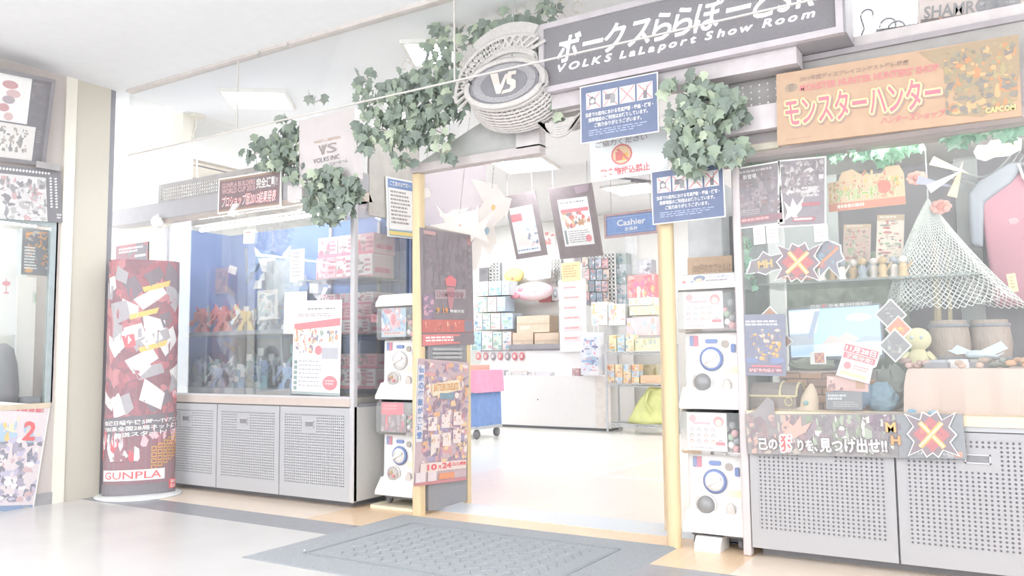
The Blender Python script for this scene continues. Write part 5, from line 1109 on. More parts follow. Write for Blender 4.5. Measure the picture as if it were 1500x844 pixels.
# boxed kits on the glass shelves
rg = random.Random(15); k = 0
for z, hs in ((1.732, (.2, .17)), (1.292, (.12, .12, .1)), (.86, (.16, .12))):
    x = -4.98
    for i in range(3):
        w_ = rg.uniform(.17, .22); zz = z
        for j, h_ in enumerate(hs):
            k += 1; c = ((250, 246, 248), (246, 206, 216), (214, 206, 214), (240, 236, 240), (250, 226, 230))[k % 5]
            o = MB().box(0, w_, 0, .26, 0, h_-.004).obj('kit_box', mat('kit_%d' % (k % 5), c, .5), None, loc=(x, 4.93+.02*j, zz)); tag(o, '%s boxed kit, %s column, %s of its stack, %s glass shelf level' % (('pink', 'grey', 'ivory', 'blush', 'white')[k % 5], ORD[i], ('bottom', 'second', 'third')[j], {1.732: 'top', 1.292: 'middle', .86: 'lowest'}[z]), 'box', 'boxed kits in the left display case')
            s = Sheet(o, w_, h_, -.001); s._p = lambda u, v, dy, w_=w_, h_=h_: (w_*u, dy, h_*(1-v)); s.busy(.03, .05, .6, .95, [(240, 190, 200), (206, 190, 196), (250, 240, 240), (170, 160, 170), (236, 150, 170)], 12, k, .3); s.rows(.62, .2, .96, .8, 3, (226, 150, 170), k); s.rect(0, .85, 1, 1, (246, 170, 190)); s.done()
            sd = MB(); sd.cur = alb((244, 226, 232)); sd.add([(w_+.001, .01, .01), (w_+.001, .25, .01), (w_+.001, .25, h_-.014), (w_+.001, .01, h_-.014)], [(0, 1, 2, 3)]); sd.cur = alb((240, 150, 176)); sd.add([(w_+.002, .03, h_*.25), (w_+.002, .22, h_*.25), (w_+.002, .22, h_*.45), (w_+.002, .03, h_*.45)], [(0, 1, 2, 3)]); sd.obj('side_print', mat_print(), o, cols=True)
            zz += h_
        x += w_+.008
s = panel('price_card', 'small pink price card beside the left upper capsule machine', 'card', *pX(-4.246, (544, 460), (554, 461), (544, 472)), mat('card_pink', (250, 210, 216), .5), .002); s.rows(.2, .3, .8, .7, 2, (240, 150, 160), 3); s.done()

# ================================================================ right case: outside papers
s = panel('game_poster', 'dark game poster at the upper left corner of the right case glass', 'poster', *pY(4.606, (1075, 249), (1140, 238), (1081, 334)), mat('poster_dark', (136, 130, 134), .4), .003, border=(.008, .001, WHITE))
s.busy(.02, .12, .98, .8, [(150, 144, 148), (174, 164, 168), (128, 122, 126), (196, 186, 188), (160, 140, 140)], 130, 101, .1); s.rows(.1, .05, .9, .12, 1, (226, 220, 220), 3).text('新登場', .2, .12, .5, .2, WHT, bold=.01); s.rows(.06, .72, .6, .82, 3, (206, 200, 200), 5, .5); s.rect(0, .84, 1, .95, (150, 120, 126)).rows(.1, .87, .85, .92, 1, (246, 190, 190), 6, .8); s.done()
s = panel('game_poster', 'dark game poster with pale claw shape beside the corner poster on the right glass', 'poster', *pY(4.606, (1142, 237), (1208, 231), (1148, 331)), mat('poster_dark2', (146, 140, 144), .4), .003, border=(.008, .001, WHITE))
s.busy(.02, .02, .98, .55, [(214, 208, 208), (190, 180, 182), (150, 142, 146), (226, 222, 222), (130, 124, 128)], 120, 102, .11); s.poly([(.1, .62), (.24, .72), (.3, .58), (.4, .7), (.56, .56), (.5, .76), (.4, .84), (.44, .96), (.28, .86), (.12, .92), (.18, .78)], (232, 228, 228)); s.rows(.5, .42, .95, .6, 3, (226, 222, 222), 5, .6); s.rows(.5, .66, .95, .74, 1, (214, 150, 156), 7, .7); s.rect(.3, .88, .8, .95, (180, 130, 136)).rows(.34, .895, .76, .93, 1, WHT, 4, .8); s.done()
def star(n, ro, ri, jit, seed, cx=.5, cy=.5, asp=1):
    rr = random.Random(seed); p = []
    for i in range(2*n):
        a = math.pi*i/n-math.pi/2; r_ = (ro if i % 2 == 0 else ri)*(1+rr.uniform(-jit, jit)); p.append((cx+r_*math.cos(a)*asp, cy+r_*math.sin(a)))
    return p
def emblem(name, label, Y, x0, y0, x1, y1, seed, full=True, parent=None, dy=0):
    """dark red star-edged badge carrying a glowing X"""
    out = [(.02, .08), (.3, .2), (.36, .04), (.5, .12), (.64, .02), (.72, .2), (.98, .05), (.84, .34), (.97, .5), (.84, .66), (.99, .93), (.7, .82), (.6, .97), (.5, .88), (.38, .97), (.3, .82), (.03, .95), (.16, .66), (.04, .5), (.17, .34)]
    s = panel(name, label, 'emblem', *pY(Y, (x0, y0), (x1, y0+dy), (x0, y1)), WHITE, .004, outline=out)
    ins = lambda k: [(.5+(u-.5)*k, .5+(v-.5)*k) for u, v in out]
    s.poly(ins(.93), (140, 126, 132)); s.poly([(.5, .14), (.84, .5), (.5, .86), (.16, .5)], (190, 126, 128)).busy(.3, .3, .7, .7, [(206, 140, 136), (170, 110, 116), (220, 160, 150)], 12, seed, .3)
    for a, b, c, d in ((.3, .26, .72, .76), (.7, .26, .28, .76)): s.line(a, b, c, d, .1, (246, 200, 150)).line(a+.01, b+.01, c-.01, d-.01, .05, (255, 240, 200))
    return s
s = emblem('star_emblem', 'dark red star emblem with glowing X on the right case glass', 4.604, 1135, 353, 1206, 415, 3)
s.text('MONSTER HUNTER', .2, .84, .8, .9, (236, 190, 180), bold=.01).done()
s = panel('burst_card', 'spiky dark blue and red burst card behind the X emblem', 'card', *pY(4.63, (1180, 348), (1243, 342), (1182, 410)), WHITE, .003, outline=star(7, .5, .3, .25, 8)); s.poly(star(7, .45, .27, .25, 8), (150, 144, 156)).busy(.25, .25, .75, .75, [(206, 130, 130), (170, 190, 206), (226, 226, 232), (140, 130, 140)], 16, 9, .25).line(.25, .7, .75, .3, .06, (246, 180, 140)); s.done()
s = panel('burst_card', 'spiky dark card with gold lettering left of the X emblem', 'card', *pY(4.63, (1086, 372), (1150, 362), (1088, 412)), WHITE, .003, outline=star(6, .5, .32, .3, 11)); s.poly(star(6, .45, .28, .3, 11), (146, 132, 138)).text('MH', .35, .35, .68, .65, (246, 214, 150), bold=.04).busy(.2, .5, .6, .8, [(170, 150, 156), (190, 130, 136), (130, 120, 126)], 10, 12, .25); s.done()
for x0, x1, y, lb in ((1103, 1120, 333, 'small blush note at the left below the corner poster'), (1122, 1139, 331, 'small white note below the corner poster'), (1192, 1212, 329, 'small white note below the claw poster')):
    s = panel('small_note', lb, 'note', *pY(4.604, (x0, y), (x1, y-2), (x0, y+26)), PAPER, .002); s.rows(.2, .2, .8, .8, 3, (246, 214, 216), x0); s.done()
s = panel('preorder_poster', 'dark rounded pre-order poster at the lower left of the right case glass', 'poster', *pY(4.604, (1088, 461), (1150, 460), (1089, 550)), mat('poster_navy', (130, 132, 148), .4), .003)
s.rows(.06, .1, .94, .2, 2, (232, 230, 234), 5, .6); s.busy(.1, .24, .9, .78, [(190, 176, 170), (226, 214, 206), (150, 150, 170), (240, 200, 150), (170, 160, 166), (140, 150, 176)], 110, 103, .1); s.oval(.2, .75, .16, .05, (150, 160, 190)).oval(.8, .75, .18, .05, (150, 160, 190)).rect(.2, .83, .9, .86, (226, 150, 156)).rect(.12, .87, .92, .95, (150, 120, 130)).text('好評予約受付中!', .14, .88, .9, .94, (250, 220, 220), bold=.03); s.done()
# long banner below the ledge
out = [(0, .0), (.05, -.08), (.12, -.42), (.15, -.3), (.15, 0), (.66, 0), (.73, -.0), (1, .02), (1, 1), (0, .97)]
a, b, c = pY(4.572, (1092, 607), (1410, 605), (1096, 668))
s = panel('long_banner', 'long dark game banner with white slogan along the ledge of the right case', 'banner', a, b, Vector((a.x, a.y, atY(1410, 684, 4.572).z)), mat('banner_dark', (158, 152, 152), .4), .004, outline=out)
s.busy(.0, .02, .3, .95, [(190, 170, 172), (150, 136, 140), (214, 206, 196), (170, 150, 150), (226, 200, 190)], 90, 104, .14); s.busy(.3, .03, .72, .95, [(170, 178, 160), (200, 206, 192), (140, 136, 136), (226, 226, 220), (176, 160, 166), (150, 142, 146)], 130, 105, .12); s.poly([(.18, .5), (.22, .3), (.2, .14), (.24, .28), (.28, .05), (.28, .3), (.33, .2), (.3, .42), (.24, .58)], (240, 200, 190))
s.rect(.72, .05, 1, .99, (160, 162, 166)); s.busy(.6, .02, .76, .4, [(150, 130, 144), (120, 108, 116), (190, 170, 180)], 14, 106, .3)
s.glow('己の', .06, .58, .155, .86, WHT, (120, 112, 112), .02, bold=.03).glow('狩', .17, .5, .245, .9, (244, 130, 130), WHT, .035, bold=.03).glow('りを、', .255, .6, .35, .88, WHT, (120, 112, 112), .02, bold=.03).glow('見つけ出せ!!', .36, .56, .67, .9, WHT, (120, 112, 112), .02, bold=.03)
s.glow('M', .67, .2, .715, .42, (250, 206, 150), (120, 100, 96), .02, bold=.03).glow('H', .69, .5, .73, .7, (246, 190, 140), (120, 100, 96), .02, bold=.03).text('モンスターハンタークロス', .77, .84, .93, .91, WHT, bold=.02); s.rect(.955, .84, .985, .95, (240, 190, 170)).rect(.925, .86, .95, .95, (210, 206, 206)); s.done()
s = emblem('banner_emblem', 'large star emblem with glowing X at the right end of the long banner', 4.556, 1322, 600, 1402, 672, 5); s.done()
# ================================================================ right case: contents
t = thing('display_screen', 'flat screen showing a bright blue sky scene in the right case', 'screen', (0, 0, 0)); a, b, c = pY(5.1, (1155, 455), (1287, 447), (1155, 524)); B, wd, hh = basis(a, b, c); t.matrix_world = B
MB().box(-wd/2-.012, wd/2+.012, .004, .05, -hh/2-.02, hh/2+.012).obj('bezel', DARK, t)
sc_ = MB().box(-wd/2, wd/2, 0, .006, -hh/2, hh/2).obj('screen', mat_emit('screen_glow', (170, 208, 250), .2), t)
EMP = {}
def ecol(c):
    if c not in EMP: EMP[c] = mat_emit('screen_%d_%d_%d' % c, c, .17)
    return EMP[c]
def scr(pts, c, k): MB().add([(wd*(u-.5), -.001-.0004*k, hh*(.5-v)) for u, v in pts][::-1], [tuple(range(len(pts)))]).obj('screen_shape', ecol(c), sc_)
ov = lambda u, v, a_, b_: [(u+a_*math.cos(R(30*i)), v+b_*math.sin(R(30*i))) for i in range(12)]
scr([(0, .03), (.36, .0), (.3, .5), (.0, .5)], (226, 240, 250), 1); scr([(.0, .52), (.28, .5), (.26, .95), (0, .98)], (170, 176, 186), 2); scr(ov(.78, .22, .14, .08), (240, 248, 252), 2); scr([(.3, .05), (.36, .05), (.26, .6), (.2, .6)], (160, 170, 190), 3)
scr([(0, .75), (1, .72), (1, 1), (0, 1)], (206, 224, 236), 2); scr([(.36, .74), (.46, .56), (.56, .62), (.64, .5), (.82, .73)], (206, 190, 186), 4); scr([(.7, .73), (.84, .6), (1, .64), (1, .72)], (170, 180, 196), 5); scr([(.26, .9), (.6, .88), (.6, .97), (.26, .98)], (240, 244, 248), 5)
MB().box(-.08, .08, .05, .12, -hh/2-.12, -hh/2).obj('stand', DARK, t)
s = panel('screen_header', 'dark strip with white and red lettering above the screen', 'sign', *pY(5.08, (1183, 447), (1277, 441), (1183, 453)), mat('strip_grey', (176, 172, 172), .5), .003); s.text('己の', .05, .1, .2, .9, WHT, bold=.02).text('狩', .23, .0, .32, .95, RED, bold=.03).text('りを見つけ出せ!!', .35, .1, .95, .9, WHT, bold=.02); s.done()
s = panel('release_card', 'white and red burst card with release date before the screen', 'card', atY(1237, 497, 4.72), atY(1292, 511, 4.72), atY(1232, 552, 4.72), PAPER, .004, outline=[(0, .1), (.08, 0), (.5, .06), (1, .02), (.98, .5), (.9, .56), (.92, .98), (.02, 1), (.05, .5)])
s.rect(.06, .1, .94, .3, (244, 150, 160)).text('11月28日', .1, .12, .9, .28, WHT, bold=.04).rect(.08, .32, .92, .48, (244, 160, 168)).text('発売決定!', .14, .34, .86, .46, WHT, bold=.03).oval(.25, .66, .1, .1, (244, 180, 186)).rows(.4, .6, .85, .75, 2, (246, 200, 200), 4).rect(.1, .82, .8, .92, (252, 240, 206)); s.done()
def diamond(label, x, y, r_, Y, c, txt=None, seed=1):
    s = panel('diamond_card', label, 'card', *pY(Y, (x-r_, y-r_), (x+r_, y-r_), (x-r_, y+r_)), WHITE, .003, group='diamond cards in the right case', outline=[(.5, 0), (1, .5), (.5, 1), (0, .5)]); s.poly([(.5, .06), (.94, .5), (.5, .94), (.06, .5)], c)
    if txt: s.text(txt, .28, .4, .72, .6, (250, 226, 150), bold=.04)
    else: s.busy(.28, .28, .72, .72, [(176, 172, 172), (214, 210, 208), (140, 134, 138), (196, 186, 180)], 14, seed, .3)
    s.done()
diamond('upper dark diamond card right of the screen', 1305, 461, 24, 4.68, (160, 154, 156), None, 4); diamond('orange diamond card with yellow figures right of the screen', 1316, 482, 20, 4.674, (240, 180, 156), '4大'); diamond('lower dark diamond card right of the screen', 1311, 506, 25, 4.668, (156, 152, 154), None, 6)
diamond('orange diamond card behind the pre-order poster', 1128, 470, 22, 4.7, (226, 180, 156), None, 8); diamond('lower orange diamond card behind the pre-order poster', 1140, 500, 22, 4.705, (220, 176, 156), None, 9)
s = panel('village_sign', 'yellow and orange cut-out picture sign hanging in the right case', 'sign', atY(1212, 268, 4.75), atY(1324, 254, 4.75), atY(1214, 311, 4.75), mat('sign_orange', (248, 224, 190), .5), .004, outline=[(0, .02), (.14, 0), (.2, -.3), (.34, -.36), (.44, -.16), (.6, -.1), (.72, -.1), (.78, -.3), (.95, -.3), (1, 0), (1, 1), (0, 1)])
s.busy(.02, .02, .98, .7, [(250, 226, 150), (246, 190, 150), (206, 220, 160), (240, 160, 140), (252, 244, 214), (226, 200, 140)], 130, 110, .09); s.busy(.2, -.3, .9, .0, [(240, 180, 160), (250, 230, 180), (206, 214, 170)], 12, 112, .2); s.glow('アイルー村', .12, .28, .66, .7, (206, 220, 130), (252, 250, 230), .02, bold=.03).rect(0, .74, 1, 1, (244, 176, 150)).rows(.12, .8, .5, .92, 1, (252, 246, 236), 3, .9).oval(.74, .35, .09, .22, (246, 150, 130)); s.done()
for x0, y0, x1, y1, c, lb, sd in ((1236, 329, 1276, 384, (226, 206, 196), 'beige picture poster standing on the glass shelf of the right case', 3), (1285, 315, 1325, 385, (250, 240, 230), 'white and tan menu poster standing on the glass shelf of the right case', 5)):
    s = panel('shelf_poster', lb, 'poster', *pY(5.3, (x0, y0), (x1, y0-1), (x0, y1)), mat('poster_%d' % c[0], c, .5), .004); s.busy(.08, .1, .92, .92, [(206, 176, 166), (236, 226, 216), (190, 186, 180), (226, 150, 146), (196, 214, 180)], 60, sd, .1); s.rect(0, 0, 1, .12, (232, 212, 190)).rows(.1, .03, .9, .09, 1, (250, 244, 236), 2); s.done()
o = MB().box(-1.36, -.2, .4, .9, 0, .012).obj('glass_shelf', GSH, RC, loc=(0, 0, atY(1260, 415, 5.2).z))
zs = atY(1260, 415, 5.2).z+.013
rg = random.Random(31)
for i in range(9):
    x = atY(1205+15*i, 412, 5.15).x; c = [(250, 244, 240), (230, 206, 170), (190, 196, 206), (240, 236, 240), (214, 180, 170)][i % 5]
    t = thing('small_figurine', '%s small figurine, %s from left on the glass shelf of the right case' % (('white', 'tan', 'grey-blue', 'pearl', 'rosy')[i % 5], ORD[i]), 'figurine', (x, 5.12+.05*(i % 2), zs), 0, 'figurines on the glass shelf')
    MB().lathe([(.03, 0), (.032, .01), (.02, .03), (.026, .06), (.014, .085)], 10).obj('body', mat('figurine_%d' % (i % 5), c, .5), t, True); MB().ball((0, 0, .105), .024, 8, 6).obj('head', mat('figurine_%d' % ((i+2) % 5), c, .5), t, True); MB().tube([(.02, 0, .05), (.05, -.01, .09)], .006, 5).obj('arm', MATS['figurine_%d' % (i % 5)], t)
# treasure chest
q = atY(1128, 600, 4.85); WD = mat('chest_wood', (176, 160, 154), .6, noise=.08, scale=8, stretch=(1, 1, 6)); GD = mat('chest_gold', (246, 234, 196), .4)
t = thing('treasure_chest', 'dark wooden treasure chest with gold rope edging in the right case', 'chest', (q.x+.03, 4.8, .771))
MB().box(-.13, .13, 0, .2, 0, .09).obj('box', WD, t); pr = [(.2, .09)]+[(.1+.1*math.cos(R(18*i)), .09+.075*math.sin(R(18*i))) for i in range(11)]; MB().prism(pr[1:], -.13, .13, 'x').obj('lid', WD, t)
m = MB(); m.tube([(-.13, -.004, .09), (.13, -.004, .09)], .007, 6); m.obj('gold_edge', GD, t); m = MB(); m.tube([(.132, .1+.1*math.cos(R(18*i)), .09+.075*math.sin(R(18*i))) for i in range(11)], .007, 6); m.tube([(.04, .1-.1*math.cos(R(18*i)), .092+.078*math.sin(R(18*i))) for i in range(7)], .007, 6); m.obj('gold_band', GD, t); MB().tube([(.09+.02*math.cos(R(40*i)), -.008, .06+.025*math.sin(R(40*i))) for i in range(9)], .004, 5, True).obj('lock_ring', GD, t)
# brick stack
BRK = [mat('brick_a', (230, 190, 160), .8, noise=.06), mat('brick_b', (214, 172, 146), .8, noise=.06), mat('brick_c', (190, 152, 136), .8, noise=.06)]
t = thing('brick_wall_piece', 'low stack of orange-brown bricks in the right case', 'brick stack', (atY(1205, 600, 4.98).x, 4.98, .771)); bm_ = [MB().rbox(-.058, .058, 0, .07, 0, .042, .006, 'x', 2).mesh('brick', M) for M in BRK]
for j in range(5):
    for i in range(4):
        o = bpy.data.objects.new('brick', bm_[(i*2+j) % 3]); COL.objects.link(o); o.parent = t; o.location = (-.18+.122*i+(.04 if j % 2 else 0), .004*((i+j) % 2), .046*j)
MB().box(-.24, .29, .02, .065, 0, .23).obj('mortar', mat('mortar', (170, 160, 154), .9), t)
# cloth hat, crumpled cloth, cards on the ledge
t = thing('cloth_hat', 'beige pointed cloth hat beside the treasure chest', 'hat', (atY(1184, 598, 4.76).x, 4.76, .771)); MB().lathe([(.075, 0), (.08, .012), (.05, .03), (.048, .08), (.03, .13), (.008, .165)], 14, Matrix.Rotation(R(8), 4, 'Y')).obj('crown', mat('hat_beige', (236, 218, 196), .9, noise=.06), t, True); MB().ball((.0, -.05, .06), .014, 8, 5).obj('button', mat('hat_teal', (170, 206, 206), .6), t, True)
s = panel('black_info_sign', 'black information sign with white handwriting before the bricks', 'sign', *pY(4.68, (1209, 574), (1262, 574), (1210, 600)), BLACK, .006); s.rows(.06, .15, .6, .5, 2, (230, 228, 230), 3, .7).rows(.2, .55, .94, .9, 3, (206, 204, 206), 6, .5); s.done()
s = panel('pink_card', 'pink picture card above the black information sign', 'card', *pY(4.75, (1211, 551), (1272, 553), (1211, 572)), mat('card_rose', (240, 206, 200), .5), .004); s.busy(.0, .05, .42, .95, [(250, 230, 220), (214, 170, 166), (190, 150, 150)], 9, 3, .3).rect(.7, .2, .92, .8, (230, 190, 160)); s.done()
def crumple(name, label, cat, px_, py_, Y, z, r_, sq, c, seed):
    rr = random.Random(seed); m = MB().ball((0, 0, r_*sq[2]), r_, 14, 9, sq); m.v = [tuple(Vector(v)*(1+rr.uniform(-.16, .16)) if v[2] > .01 else Vector(v)) for v in m.v]; o = m.obj(name, mat(name+'_%d' % c[0], c, .9, noise=.12, scale=18), None, loc=(atY(px_, py_, Y).x, Y, z)); return tag(o, label, cat)
crumple('blue_cloth_ball', 'crumpled blue cloth lying above the black information sign', 'cloth', 1248, 560, 4.9, .771+.0, .07, (1.3, .8, 1.5), (160, 184, 216), 3)
crumple('blue_crystal', 'pale blue spiky cluster right of the bricks', 'ornament', 1292, 585, 4.95, .771, .07, (1.2, .8, 1.1), (176, 204, 220), 4); crumple('dark_boulder', 'grey-green rock mass right of the bricks', 'rock', 1302, 590, 5.1, .771, .11, (1, .8, 1.1), (178, 180, 172), 5)
crumple('leafy_tuft', 'mossy tuft on the sill before the screen', 'plant', 1190, 540, 5.0, 1.0, .05, (2.6, .8, .7), (176, 182, 164), 6)
crumple('pale_pebble', 'pale blue pebble at the foot of the draped table', 'stone', 1336, 600, 4.74, .771, .02, (1.2, 1, .9), (170, 206, 230), 7); crumple('sky_pebble', 'pale blue pebble right of the other at the foot of the draped table', 'stone', 1366, 602, 4.72, .771, .02, (1.3, 1, .8), (186, 220, 236), 8)
MB().box(-1.3, -.88, .38, .52, .985, 1.0).obj('screen_ledge', mat('screen_ledge', (230, 206, 196), .5), RC)
s = panel('mini_emblem', 'small red emblem card hanging below the screen', 'card', *pY(4.9, (1186, 516), (1209, 515), (1186, 534)), WHITE, .003); s.rect(.3, .1, .9, .9, (206, 140, 140)).line(.35, .15, .85, .85, .1, (246, 200, 160)).line(.85, .15, .35, .85, .1, (246, 200, 160)); s.done()
# draped table
TX0, TX1, TY0, TY1, TZ = atY(1330, 540, 4.8).x, 1.2, 4.8, 5.55, atY(1400, 540, 4.8).z
t = thing('draped_table', 'low table draped with beige cloth in the right case', 'table', ((TX0+TX1)/2, 5.1, .771)); hx = (TX1-TX0)/2
m = MB(); n = 60; vs = []
for j, (z, e) in enumerate(((TZ-.771, 0), (TZ-.79, .3), (.16, .7), (.0, 1))):
    for i in range(n+1): f = i/n; vs.append((-hx+2*hx*f-(.03*e if i == 0 else 0), -.3-.018*e*(1+math.sin(i*.9)+.5*math.sin(i*2.3)), z))
m.add(vs, [(j*(n+1)+i, (j+1)*(n+1)+i, (j+1)*(n+1)+i+1, j*(n+1)+i+1) for j in range(3) for i in range(n)]); m.add([(-hx, -.3, TZ-.771), (hx, -.3, TZ-.771), (hx, .45, TZ-.771), (-hx, .45, TZ-.771)], [(0, 1, 2, 3)]); m.add([(-hx, -.3, TZ-.771), (-hx, .45, TZ-.771), (-hx, .45, 0), (-hx-.02, -.32, 0)], [(0, 1, 2, 3)])
smooth_angle(m.obj('cloth', mat('drape_beige', (236, 216, 206), .9, noise=.04, scale=4), t), 60); MB().box(-hx+.02, hx-.02, -.26, .42, .0, TZ-.775).obj('table_body', mat('table_wood', (190, 170, 150), .7), t)
def on_table(name, label, cat, px_, Y, build): t2 = thing(name, label, cat, (atY(px_, 530, Y).x, Y, TZ)); build(t2); return t2
def tray_(c1, c2): 
    def f(t2): MB().rbox(-.06, .06, -.05, .05, 0, .03, .01).obj('tray', mat('tray_%d' % c1[0], c1, .5), t2); MB().rbox(-.05, .05, -.04, .04, .03, .045, .01).obj('content', mat('content_%d' % c2[0], c2, .5), t2)
    return f
on_table('display_tray', 'black tray with grey kit on the draped table', 'tray', 1372, 4.88, tray_((140, 136, 142), (200, 200, 206))); on_table('display_tray', 'white paper tray on the draped table', 'tray', 1404, 5.02, tray_((250, 248, 250), (252, 250, 250))); on_table('display_tray', 'charcoal tray right on the draped table', 'tray', 1437, 5.02, tray_((150, 148, 154), (206, 200, 196)))
def plush(t2):
    cm = mat('plush_lemon', (246, 240, 206), .9, noise=.04); MB().lathe([(.05, 0), (.058, .03), (.045, .08), (.025, .11)], 14).obj('body', cm, t2, True); MB().ball((0, 0, .155), .068, 16, 10, (1, .8, .95)).obj('head', cm, t2, True)
    for a in (-.024, .024): MB().ball((a, -.052, .165), .01, 8, 5).obj('eye', mat('plush_eye', (226, 230, 236), .4), t2, True)
    for a in (-1, 1): MB().tube([(a*.045, 0, .08), (a*.08, -.02, .04)], .016, 6).obj('arm', cm, t2)
on_table('cream_doll', 'round-headed cream doll at the left end of the draped table', 'doll', 1346, 5.02, plush)
def heap(c, sd):
    def f(t2):
        rr = random.Random(sd)
        for i in range(7): MB().ball((rr.uniform(-.07, .07), rr.uniform(-.05, .05), .016+.012*(i % 3)), .02, 7, 5, (rr.uniform(.8, 1.6), 1, .8)).obj('piece', mat('piece_%d_%d' % (c[0], i % 3), tuple(max(110, v-18*(i % 3)) for v in c), .6), t2, True)
    return f
on_table('pebble_heap', 'blush heap of small pieces before the doll on the draped table', 'pieces', 1342, 4.85, heap((244, 214, 206), 3)); on_table('pebble_heap', 'tan heap of small pieces in the middle of the draped table', 'pieces', 1421, 4.85, heap((232, 206, 190), 4)); on_table('pebble_heap', 'green-grey heap of armour pieces right on the draped table', 'pieces', 1466, 4.92, heap((186, 190, 180), 5)); on_table('pebble_heap', 'orange heap of small pieces at the right edge of the draped table', 'pieces', 1492, 4.86, heap((246, 206, 170), 6))
def barrel(t2):
    MB().lathe([(.09, 0), (.1, .05), (.11, .13), (.1, .21), (.09, .26)], 18).obj('staves', mat('barrel_wood', (190, 172, 160), .7, noise=.1, scale=20, stretch=(8, 8, .5)), t2, True)
    for z in (.04, .22): MB().lathe([(.101, z), (.106, z+.008), (.101, z+.02)], 18, cap=False).obj('hoop', DARK, t2)
on_table('wooden_barrel', 'brown wooden barrel at the back of the draped table', 'barrel', 1452, 5.3, barrel); on_table('wooden_barrel', 'second brown barrel at the back left of the draped table', 'barrel', 1392, 5.2, barrel)
def winged(t2):
    cm = mat('winged_pale', (226, 234, 240), .5, noise=.08); MB().ball((0, 0, .07), .03, 10, 6, (1.8, .8, .8)).obj('body', cm, t2, True); MB().tube([(0, 0, 0), (0, 0, .06)], .005, 5).obj('stand', DARK, t2)
    for a in (-1, 1): MB().add([(0, 0, .08), (a*.12, .03, .14), (a*.15, .02, .1), (a*.09, .0, .07)], [(0, 1, 2, 3)]).obj('wing', cm, t2)
    MB().tube([(.04, 0, .07), (.1, 0, .06), (.13, 0, .08)], [.012, .007, .003], 6).obj('tail', cm, t2)
on_table('winged_model', 'pale winged creature model on a stand on the draped table', 'model', 1430, 5.08, winged)
o = MB().tube([(atY(1372, 430, 5.4).x, 5.4, TZ), (atY(1372, 430, 5.4).x, 5.4, 1.75)], .02, 8).obj('bamboo_pole', mat('bamboo', (222, 206, 176), .6)); tag(o, 'bamboo pole behind the draped table', 'pole')
o = MB().tube([(atY(1390, 430, 5.42).x, 5.42, TZ), (atY(1390, 430, 5.42).x, 5.42, 1.7)], .012, 8).obj('bamboo_pole', MATS['bamboo']); tag(o, 'thinner bamboo pole right of the other behind the draped table', 'pole')
# hanging net cone
ap = atY(1359, 290, 5.25); nt = thing('hanging_net', 'pale fishing net draped as a cone from a hook in the right case', 'net', tuple(ap)); rows_, cols_ = 40, 60; P = []
for j in range(rows_+1):
    f = j/rows_
    for i in range(cols_):
        a = 2*math.pi*i/cols_; r_ = f*.33*(1+.12*math.sin(5*a)); off = (math.pi/cols_ if j % 2 else 0); P.append((r_*math.cos(a+off)+.1*f*f, .5*r_*math.sin(a+off), -.62*f-.03*f*math.sin(3*a)))
m = MB()
for j in range(rows_):
    for i in range(cols_):
        for d in (0, 1 if j % 2 else -1): m.tube([P[j*cols_+i], P[(j+1)*cols_+(i+d) % cols_]], .0025, 3)
ob = m.obj('netting', mat('net_white', (248, 250, 248), .8), nt); ob['kind'] = 'stuff'
MB().tube([(0, 0, 0), (0, 0, .05), (.015, 0, .07), (.0, 0, .09), (0, 0, 2.28-ap.z)], .005, 5).obj('hook', CH, nt)
# sports jersey
ja = atY(1417, 262, 5.5); t = thing('jersey', 'dark red sports jersey with grey sleeve and white shoulder stripes in the right case', 'jersey', (ja.x, 5.5, ja.z)); RD = mat('jersey_red', (176, 116, 132), .85, noise=.05, scale=4); JG = mat('jersey_grey', (164, 170, 180), .85, noise=.05)
def shell(nm, pts, M, th=.06, dy=0):
    m = MB().prism(pts[::-1], dy-th/2, dy+th/2); o = m.obj(nm, M, t); return bevel(o, .02, 3)
shell('body', [(.06, -.16), (.2, -.02), (.3, -.0), (.36, -.05), (.46, -.05), (.52, .0), (.62, -.02), (.76, -.16), (.72, -.76), (.1, -.76)], RD, .1)
shell('sleeve', [(.0, -.1), (.06, -.03), (.22, .06), (.3, .05), (.22, -.06), (.08, -.16), (.06, -.42), (.0, -.4)], JG, .08, -.03); shell('sleeve', [(.82, -.1), (.76, -.03), (.6, .06), (.52, .05), (.6, -.06), (.74, -.16), (.76, -.42), (.82, -.4)], JG, .08, -.03)
for k in range(2): MB().tube([(.26+.03*k, -.075, .04), (.28+.03*k, -.08, -.04), (.32+.035*k, -.08, -.1)], .008, 6).obj('stripe', WHITE, t)
MB().tube([(.3, -.06, .02), (.41, -.07, -.06), (.52, -.06, .02)], .014, 6).obj('collar', JG, t); MB().tube([(.1, 0, -.04), (.41, 0, .08), (.72, 0, -.04)], .008, 6).obj('hanger', DARK, t); MB().tube([(.41, 0, .08), (.41, 0, 2.28-ja.z)], .004, 5).obj('hook', CH, t)
for a, b, r_ in ((.22, -.28, .03), (.3, -.27, .034), (.38, -.28, .03), (.3, -.34, .02)): MB().ball((a, -.05, b), r_, 10, 5, (1, .15, .7)).obj('crest', mat('crest_rose', (216, 180, 188), .8), t, True)
s = panel('gold_tag', 'small pale gold tag hanging in front of the jersey', 'tag', atY(1474, 402, 5.3), atY(1487, 400, 5.3), atY(1478, 429, 5.3), mat('tag_gold', (246, 236, 196), .5), .003); s.rows(.25, .15, .75, .85, 4, (214, 196, 150), 3); s.done()
